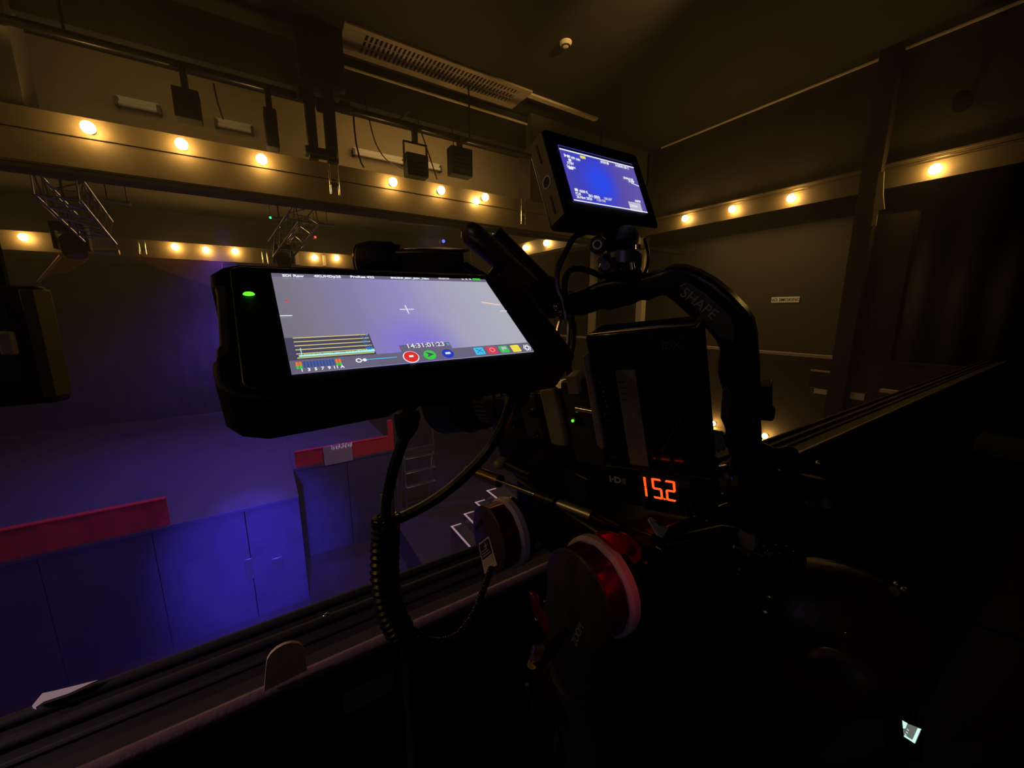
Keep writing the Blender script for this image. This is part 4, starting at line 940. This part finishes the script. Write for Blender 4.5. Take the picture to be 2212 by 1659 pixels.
def coil(sp, R, r, turns, name, lb, taper=1.0):
    n = turns * 14; pts = []; prev = None
    for i in range(n + 1):
        f = i / n * (len(sp) - 1); k = min(int(f), len(sp) - 2); p = sp[k].lerp(sp[k + 1], f - k); d = (sp[min(k + 2, len(sp) - 1)] - sp[k]).normalized()
        tt = (prev if prev is not None else d.orthogonal()); tt = (tt - d * tt.dot(d)).normalized(); prev = tt; uu = d.cross(tt)
        a = 2 * math.pi * i / 14; RR = R * (1 + (taper - 1) * i / n); pts.append(p + (tt * math.cos(a) + uu * math.sin(a)) * RR)
    return MB().tube(pts, r, 7)
t = thing('coiled_cable', 'thick black coiled cable hanging below the large monitor', 'cable', spine[-1])
coil(spine, .0075, .0025, 19, '', '').build('coil', 'cable_black', t)
MB().tube(spine, .0062, 10).build('coil_core', 'cable_black', t)
MB().torus(at(834, 1121, D=D2), (0, .25, 1), .0078, .0026, 28, 10).build('end_collar', 'plastic_gloss', t)
MB().lathe(at(834, 1140, D=D2), (0, .1, 1), [(.0052, -.003), (.0052, .003)], 20).build('collar_band', 'label_tan', t)
for u in (827, 846): MB().cyl(at(u, 1068, D=D2), at(u + 1, 1116, D=D2), .0018, 10).build('strain_rod', 'label_tan', t)
sp2 = smoothpath([at(866, 1330, D=.275), at(890, 1362, D=.28), at(935, 1386, D=.29), at(985, 1374, D=.30), at(1020, 1330, D=.31), at(1044, 1275, D=.32), at(1062, 1225, D=.33)], 24)
coil(sp2, .0018, .0012, 60, '', '').build('braided_cable', 'cable_black', label='thin twisted black cable curving from the coil up to the focus wheel', cat='cable')
# ---- focus wheels
def wheel(c, R, label, words, wsize, sticker, ang):
    c = Vector(c); M = frame(c, (0, -1, 0), (0, 0, 1), (-1, 0, 0))      # x towards the rear, y up, z to the left
    t = thing('hand_wheel', label, 'hand wheel', None, 'follow focus hand wheels', M=M)
    MB(M).lathe((0, 0, -.002), (0, 0, 1), [(R * .93, -.001), (R * .95, 0), (R * .95, .002), (R * .90, .0035), (.001, .0035)], 56).build('face_disc', 'disc_face', t)
    pr = []; n = 64
    rg = []
    for h, k in ((-.002, .90), (-.006, .90), (-.020, .92), (-.024, .92)):
        rg.append([Vector((math.cos(2 * math.pi * i / n), math.sin(2 * math.pi * i / n), 0)) * (R * k * (1 + (.025 * math.cos(2 * math.pi * i / n * 12) if -.021 < h < -.005 else 0))) + Vector((0, 0, h)) for i in range(n)])
    MB(M).rings(rg).build('fluted_grip', 'anodised_purple', t)
    MB(M).lathe((0, 0, -.034), (0, 0, 1), [(R * .96, 0), (R * 1.02, .002), (R * 1.02, .009), (R * .96, .012)], 64).build('marking_ring', 'ring_white', t)
    MB(M).lathe((0, 0, -.040), (0, 0, 1), [(R * .9, 0), (R * 1.0, .001), (R * 1.0, .006)], 64).build('rear_flange', 'metal_black', t)
    MB(M).cyl((0, 0, -.060), (0, 0, -.038), .012, 20).build('axle', 'metal_black', t)
    (ua, va), (ub, vb) = ang; x, y = onp(M, ua, va, .0017); x2, y2 = onp(M, ub, vb, .0017)
    text_mb(words, wsize, M @ T((x, y, .0017)) @ Matrix.Rotation(math.atan2(y2 - y, x2 - x), 4, 'Z'), .0002, 'LEFT', .0002).build('lettering', 'ink_grey' if not sticker else 'ink_black', t, smooth=False)
    if sticker:
        q = [Vector((*onp(M, *p, .0016), 0)) for p in [(1047, 1240), (1074, 1220), (1056, 1158), (1034, 1175)]]
        def Q(a, b): return tuple((q[0] * (1 - a) * (1 - b) + q[1] * a * (1 - b) + q[2] * a * b + q[3] * (1 - a) * b)[:2])
        def R4(mb, a0, a1, b0, b1, z): return mb.prism([Q(a0, b0), Q(a1, b0), Q(a1, b1), Q(a0, b1)], z, z + .0002)
        R4(MB(M), 0, 1, 0, 1, .0016).build('sticker', 'label_cream', t)
        R4(MB(M), .07, .93, .43, .95, .0019).build('sticker_panel', 'ink_black', t)
        m = MB(M)
        for i in range(3): R4(m, .16, .84 - .1 * i, .50 + i * .09, .525 + i * .09, .0022)
        R4(m, .40, .80, .78, .80, .0022); R4(m, .55, .62, .72, .90, .0022)
        m.build('sticker_print', 'label_cream', t)
        m = MB(M)
        for i in range(7): R4(m, .10 + i * .115, .175 + i * .115, .17, .39, .0019)
        R4(m, .25, .75, .05, .12, .0019)
        m.build('sticker_bars', 'tape_yellow', t)
    return t
wheel(at(1055, 1163, X=.205), .0415, 'smaller-looking purple hand wheel with FOCUS lettering and a barcode sticker', 'FOCUS', .0085, True, ((1027, 1143), (1062, 1101)))
wheel(at(1243, 1288, X=.205), .0425, 'nearer purple hand wheel with white ring, bare dark face and red clamp behind', 'ZOOM', .0090, False, ((1240, 1392), (1268, 1318)))
w1, w2 = at(1055, 1163, X=.205), at(1243, 1288, X=.205)
t = thing('follow_focus', 'black follow focus gearbox carrying the two hand wheels', 'camera accessory', ((w1 + w2) / 2 + Vector((.07, 0, 0))))
MB().box(.262, .292, w2.y - .028, w1.y + .028, -.285, -.215).build('gearbox', 'metal_black', t, bevel=.006)
MB().box(.268, .286, .27, .31, -.22, -.17).build('rod_bracket', 'metal_black', t, bevel=.003)
# ---- red clamps
Mr = frame(at(1345, 1185, D=.33), (.80, -.35, -.48), (.36, .30, .88), (-.45, -.85, .28))
t = thing('red_clamp', 'bright red metal clamp with a black bolt hole behind the nearer hand wheel', 'clamp', None, M=Mr)
MB(Mr).prism([(-.026, .008), (-.014, .0125), (-.004, .0105), (-.002, .0135), (.010, .0115), (.020, .003), (.021, -.006), (.012, -.0125), (.002, -.008), (-.010, -.001)], -.008, 0).build('clamp_body', 'anodised_red', t, bevel=.002)
MB(Mr).lathe((.008, 0, -.001), (0, 0, 1), [(.0046, 0), (.0046, .0015), (.003, .0018), (.0028, .001)], 20).build('bolt_head', 'ink_black', t)
Mr = frame(at(1168, 1328, D=.27), (.80, -.35, -.48), (.36, .30, .88), (-.45, -.85, .28))
t = thing('red_clamp', 'small red metal clamp edge left below the nearer hand wheel', 'clamp', None, M=Mr)
MB(Mr).prism([(-.009, .012), (-.004, .013), (.000, .004), (.006, -.002), (.010, -.014), (.004, -.010), (-.004, .000)], -.008, 0).build('clamp_body', 'anodised_red', t, bevel=.001)
m = MB(Mr); m.ball((.001, .009, .001), .0014, 8, 5); m.ball((-.003, -.003, .001), .0016, 8, 5); m.build('small_screws', 'steel', t)
# ---- rods and base plate
t = thing('support_rods', 'shiny steel support rods running forward under the camera', 'camera rods', at(1140, 1055, D=.36))
a, b = at(1012, 1014, D=.50), at(1272, 1112, D=.36)
MB().cyl(a, a.lerp(b, .33), .0075, 20).build('rod', 'brass', t)
MB().cyl(a.lerp(b, .32), a.lerp(b, .72), .0028, 14).build('thin_rod', 'chrome', t)
MB().cyl(a.lerp(b, .76), a.lerp(b, 1.02), .0050, 16).build('rod', 'alu_dull', t)
MB().cyl(a.lerp(b, .66), a.lerp(b, .80), .0085, 14).build('rod_clamp', 'metal_black', t)
MB().cyl(a.lerp(b, 1.0), at(1330, 1140, D=.36), .006, 14).build('rod', 'metal_black', t)
MB().ball(at(1086, 1000, D=.47), .009, 16, 8, (1.3, .9, .8)).build('rod_end_cap', 'label_tan', t)
MB().cyl(at(1086, 1000, D=.475), at(1150, 1030, D=.42), .006, 12).build('rod', 'metal_black', t)
t = thing('base_plate', 'black sliding base plate with bright edge under the battery', 'camera plate', at(1480, 1120, D=.37))
a, b, c, d = at(1300, 1180, D=.30), at(1408, 1155, D=.30), at(1572, 1092, D=.40), at(1420, 1060, D=.46)
up = Vector((0, .1, .99)); th = up * -.012
MB().add([b, c, d, at(1290, 1110, D=.42), b + th, c + th, d + th, at(1290, 1110, D=.42) + th], [(0, 1, 2, 3), (7, 6, 5, 4), (0, 4, 5, 1), (1, 5, 6, 2), (2, 6, 7, 3), (3, 7, 4, 0)]).build('plate', 'metal_black', t, bevel=.002)
MB().cyl(b.lerp(c, .66), c, .0032, 12).build('edge_bar', 'brass', t)
MB().cyl(b.lerp(c, .05), b.lerp(c, .60), .0022, 12).build('edge_bar', 'steel', t)
Mt = frame(at(1420, 1138, D=.29), (.95, -.1, -.25), (.2, .75, .63), (.13, -.65, .75))
MB(Mt).prism([(-.006, .006), (-.002, .008), (.013, -.001), (.001, -.008), (-.004, -.006)], -.0015, 0).build('pale_tab', 'label_cream', t, bevel=.0006)
MB(Mt).prism([(-.0005, .004), (.003, .004), (.009, .0005), (.002, .0005)], .0002, .0005).build('tab_hole', 'ink_black', t)
MB().tube([at(1490, 1104, D=.36), at(1516, 1106, D=.36), at(1526, 1098, D=.36)], .0026, 10).build('lock_lever', 'alu_dull', t)
MB().ball(at(1526, 1124, D=.355), .0014, 10, 6).build('lever_tip', 'chrome', t)
t = thing('coaxial_connector', 'shiny metal coaxial connector with blue glint right of the red display', 'connector', at(1552, 1035, D=.37))
c = at(1552, 1038, D=.36); ax = Vector((.9, -.35, .1)).normalized()
MB().lathe(c - ax * .02, ax, [(.010, 0), (.0125, .003), (.0125, .010), (.0105, .012), (.0105, .020), (.0135, .022), (.0135, .030), (.011, .032)], 32).build('connector_shell', 'chrome', t)
MB().lathe(c - ax * .036, ax, [(.009, 0), (.0095, .004), (.0095, .018)], 24).build('connector_base', 'metal_black', t)
MB().torus(c + ax * .004, ax, .0125, .0012, 28, 6).build('blue_glint_ring', 'glint_blue', t)  # blue glint painted as a coloured ring
t = thing('knurled_knob', 'small pale knurled knob under the low globe bulb behind the battery', 'knob', at(1549, 953, D=.42))
c = at(1549, 953, D=.42); ax = Vector(ray(1549, 953)).normalized() * -1
MB().lathe(c, ax, [(.009, -.006), (.010, -.004), (.010, .003), (.0085, .004), (.0045, .004), (.004, .001)], 24).build('knob_head', 'disc_olive', t)
tt = ax.orthogonal().normalized(); uu = ax.cross(tt); m = MB()
for i in range(12): q = 2 * math.pi * i / 12; m.ball(c + (tt * math.cos(q) + uu * math.sin(q)) * .0102, .0021, 8, 5)
m.build('knob_lobes', 'disc_olive', t)
MB().cyl(c - ax * .004, c - ax * .05, .005, 12).build('knob_shaft', 'metal_black', t)
# ---- tripod head, legs
HC = Vector((.36, .30, 0))
t = thing('tripod', 'big black camera tripod with fluid head under and right of the battery', 'tripod', (HC.x, HC.y, ZG))
def blob(pts, d0, d1, name, m_, bev=.006):
    n = len(pts); A = [at(u, v, D=d0) for u, v in pts]; B = [at(u, v, D=d1) for u, v in [(pts[0][0] * .0 + p[0], p[1]) for p in pts]]
    ctr = sum(A, Vector()) / n; off = ray(*[sum(p[i] for p in pts) / n for i in (0, 1)]) * (d1 - d0)
    B = [p + off for p in A]
    return MB().add(A + B, [tuple(range(n)), tuple(range(n, 2 * n))[::-1]] + [(i, (i + 1) % n, n + (i + 1) % n, n + i) for i in range(n)]).build(name, m_, t, bevel=bev)
blob([(1580, 958), (1640, 950), (1676, 968), (1712, 960), (1728, 975), (1732, 1040), (1722, 1110), (1680, 1160), (1600, 1150), (1566, 1080)], .42, .50, 'pan_housing', 'plastic_black')
blob([(1330, 1180), (1560, 1130), (1700, 1150), (1660, 1290), (1560, 1400), (1400, 1420), (1330, 1330)], .44, .58, 'head_body', 'plastic_black', .012)
MB().ball(at(1682, 1015, D=.41), .0035, 10, 6).build('side_screw', 'steel', t)
MB().ball(at(1768, 1001, D=.55), .004, 10, 6).build('side_screw', 'steel', t)
m = MB(); m.cyl(at(1755, 1062, D=.5), at(1772, 1063, D=.5), .0018, 8); m.build('level_mark', 'brass', t)
MB().tube([at(1722, 1050, D=.47), at(1765, 1055, D=.50), at(1772, 1090, D=.50)], .016, 10).build('side_arm', 'plastic_black', t)
# pan bar clamp with rosette
MB().tube([at(1610, 1170, D=.42), at(1650, 1182, D=.42), at(1720, 1210, D=.42)], [.016, .018, .014], 12).build('bar_boss', 'anodised_grey', t)
MB().cyl(at(1585, 1181, D=.395), at(1712, 1222, D=.395), .0016, 8).build('edge_strip', 'alu_dull', t)
c = at(1683, 1190, D=.395); MB().lathe(c, (-.2, -.75, .6), [(.016, -.004), (.0165, 0), (.012, .003), (.011, .001), (.001, .001)], 24).build('rosette', 'plastic_gloss', t)
for (u, v) in ((1676, 1177), (1660, 1190), (1699, 1180), (1714, 1191), (1684, 1195), (1597, 1231), (1594, 1241)): MB().ball(at(u, v, D=.385), .0011, 8, 5).build('shiny_rivet', 'chrome', t)
MB().lathe((HC.x, HC.y, -.62), (0, 0, 1), [(.05, 0), (.075, .03), (.085, .10), (.10, .20), (.085, .30), (.06, .36)], 32).build('bowl', 'plastic_black', t)
MB().lathe((HC.x, HC.y, -.72), (0, 0, 1), [(.055, 0), (.075, .02), (.08, .09), (.07, .11)], 24).build('spider', 'metal_black', t)
for a in (95, 215, 335):
    a = math.radians(a); d = Vector((math.cos(a) * .42, math.sin(a) * .30, 0))
    top_, bt = Vector((HC.x, HC.y, -.66)) + d * .18, Vector((HC.x, HC.y, ZG + .02)) + d
    o = MB().cyl(top_, top_.lerp(bt, .55), .018, 14).cyl(top_.lerp(bt, .5), bt, .013, 14).build('leg', 'metal_black', t)
    MB().ball(bt, .02, 12, 6, (1, 1, .8)).build('foot', 'rubber', t)
# gold-lit lever
t = thing('pan_lock_lever', 'dark metal lever with a gold shiny edge hanging below the hand wheels', 'lever', at(1180, 1470, D=.33))
a, b = at(1152, 1432, D=.31), at(1214, 1552, D=.33)
MB().tube([at(1150, 1408, D=.31), at(1160, 1412, D=.31), at(1166, 1428, D=.31)], [.005, .008, .0065], 14).build('lever_end', 'brass', t)
MB().cyl(a, b, .0052, 14).build('lever_bar', 'brass', t)
MB().cyl(b.lerp(a, -.04), at(1228, 1582, D=.335), .0038, 12).build('lever_tip', 'alu_dull', t)
MB().tube(smoothpath([at(1172, 1440, D=.335), at(1190, 1428, D=.335), at(1205, 1470, D=.34), at(1228, 1500, D=.345), at(1252, 1512, D=.36)], 6), .004, 10).build('side_blade', 'disc_olive', t)
MB().tube(smoothpath([at(1138, 1478, D=.35), at(1150, 1520, D=.36), at(1172, 1560, D=.40)], 6), .0018, 8).build('guard_wire', 'alu_dull', t)
MB().cyl(at(1165, 1425, D=.315), Vector((.30, .30, -.36)), .007, 12).build('lever_pivot', 'metal_black', t)
# black upright bar in front of the rail
a = at(903, 1395, D=.42)
t = thing('black_post', 'plain black upright bar standing at the rail below the coiled cable', 'post', (a.x, a.y, ZG))
MB().box(a.x - .016, a.x + .016, a.y - .015, a.y + .015, ZG, a.z).build('upright', 'matt_black', t, bevel=.003)
MB().box(a.x - .018, a.x + .018, a.y - .017, a.y + .017, a.z, a.z + .006).build('top_cap', 'matt_black', t, bevel=.002)
# ---- things at lower right
Mo = frame(at(1805, 1370, D=.50), RT, UPC, -FW)
ML_ = Mo @ Matrix.Rotation(math.radians(-22), 4, 'Z')
t = thing('padded_case', 'rounded dark leathery case with brown rim light at the lower right', 'case', None, M=ML_)
rg = []
for j in range(15):
    a = math.pi * j / 14; rr = max(math.sin(a), .02) ** .7
    rg.append([Vector((-.115 * math.cos(a) * 1.0, .090 * rr * math.sin(2 * math.pi * i / 28), .060 * rr * math.cos(2 * math.pi * i / 28))) for i in range(28)])
MB(ML_).rings(rg).build('case_shell', 'bag_leather', t)
m = MB(ML_); m.tube([Vector((-.10 * math.cos(math.pi * j / 20), .0905 * max(math.sin(math.pi * j / 20), .02) ** .7, .0)) for j in range(21)], .0012, 8); m.build('seam_piping', 'disc_olive', t)
MB().cyl(at(1930, 1278, D=.47), at(1975, 1300, D=.47), .007, 12).build('strap_end', 'rubber', t)
for (u, v) in ((1936, 1262), (1951, 1274)): MB().ball(at(u, v, D=.455), .0028, 10, 6).build('strap_rivet', 'alu_dull', t)
MB().ball(at(1827, 1370, D=.38), .0018, 8, 5, (1.6, 1, .8)).build('front_rivet', 'chrome', t)
MB().tube(smoothpath([at(1750, 1417, D=.375), at(1785, 1408, D=.37), at(1830, 1425, D=.37), at(1880, 1460, D=.38)], 6), [.003, .004, .004, .004, .004, .004, .004, .004, .004, .004, .004, .004, .004, .004, .004, .004, .003, .003, .002][:19], 8).build('front_handle', 'disc_olive', t)
t = thing('control_knob', 'round dark knob with a blue glint left of the padded case', 'knob', at(1668, 1325, D=.44))
c = at(1668, 1325, D=.44); ax = Vector((.45, -.75, -.1)).normalized()
MB().lathe(c - ax * .02, ax, [(.016, 0), (.018, .004), (.018, .018), (.016, .022), (.001, .022)], 32).build('knob_body', 'plastic_gloss', t)
MB().lathe(c + ax * .002, ax, [(.010, 0), (.010, .0012), (.001, .0014)], 24).build('blue_glint_disc', 'glint_blue', t)  # blue reflection painted as a coloured disc
MB().cyl(c - ax * .018, c - ax * .06, .008, 12).build('knob_shaft', 'metal_black', t)
pxcable('headset_cable', [(1956, 1270), (1985, 1285), (2015, 1302), (2040, 1325), (2070, 1335), (2140, 1360), (2230, 1392)], .0016, 'thin dark cable running from the padded case to the right edge', D=.47)
Mp = frame(at(1969, 1578, D=.42), (.76, -.28, -.58), (.42, .88, .2), (-.35, -.4, .84))
Mp = frame(at(1969, 1578, D=.42), (RT * .80 - UPC * .52 + FW * .30).normalized(), (RT * .25 + UPC * .86 + FW * .45).normalized(), ((RT * .80 - UPC * .52 + FW * .30).cross(RT * .25 + UPC * .86 + FW * .45)).normalized())
t = thing('belt_pack', 'small black radio pack with a lit mint white display in the lower right', 'radio pack', None, M=Mp)
MB(Mp).prism(rrect(-.020, .021, -.026, .022, .004), -.018, 0).build('pack_case', 'matt_black', t, bevel=.0015)
P = [onp(Mp, *p) for p in [(1946, 1552), (1958, 1561), (1991, 1578), (1976, 1606), (1950, 1588)]]
MB(Mp).prism(P, .0002, .0010).build('display', 'lcd_grey', t)
q = [onp(Mp, *p, .0012) for p in [(1984, 1575), (1991, 1578), (1976, 1606), (1970, 1600)]]
m = MB(Mp); m.prism(q, .0011, .0014); m.prism([onp(Mp, *p, .0012) for p in [(1946, 1552), (1958, 1560), (1953, 1570), (1948, 1569)]], .0011, .0014); m.prism([onp(Mp, *p, .0012) for p in [(1950, 1586), (1952, 1584), (1974, 1600), (1975, 1605)]], .0011, .0014)
m.build('display_bars', 'lcd_mint', t)
m = MB(Mp)
for (u, v) in ((1959, 1573), (1957, 1578), (1954, 1582)):
    x, y = onp(Mp, u, v, .0012); m.cyl((x - .0012, y, .0012), (x + .0020, y - .0008, .0012), .00035, 5)
m.build('display_text', 'lcd_mint', t)
x, y = onp(Mp, 1974, 1541); MB(Mp).prism(rrect(x - .004, x + .004, y - .0018, y + .0018, .0012), 0, .0012).build('pack_button', 'plastic_grey', t)
MB(Mp).cyl((.010, .022, -.009), (.012, .075, -.009), .0022, 10).build('antenna', 'rubber', t)

# ------------------------------------------------------------------ thin theatre haze in the hall
hz = bpy.data.materials.new('haze'); hz.use_nodes = True; nt = hz.node_tree; nt.nodes.clear()
vo = nt.nodes.new('ShaderNodeVolumeScatter'); vo.inputs['Color'].default_value = (1, 1, 1, 1); vo.inputs['Density'].default_value = .0095; vo.inputs['Anisotropy'].default_value = .35
ou = nt.nodes.new('ShaderNodeOutputMaterial'); nt.links.new(vo.outputs[0], ou.inputs['Volume'])
MATS['haze'] = hz
MB().box(-7.98, 8.68, .8, 16.58, ZF + .01, 3.24).build('haze', 'haze', kind='stuff', label='thin warm and blue haze hanging in the whole theatre hall', cat='haze', smooth=False)
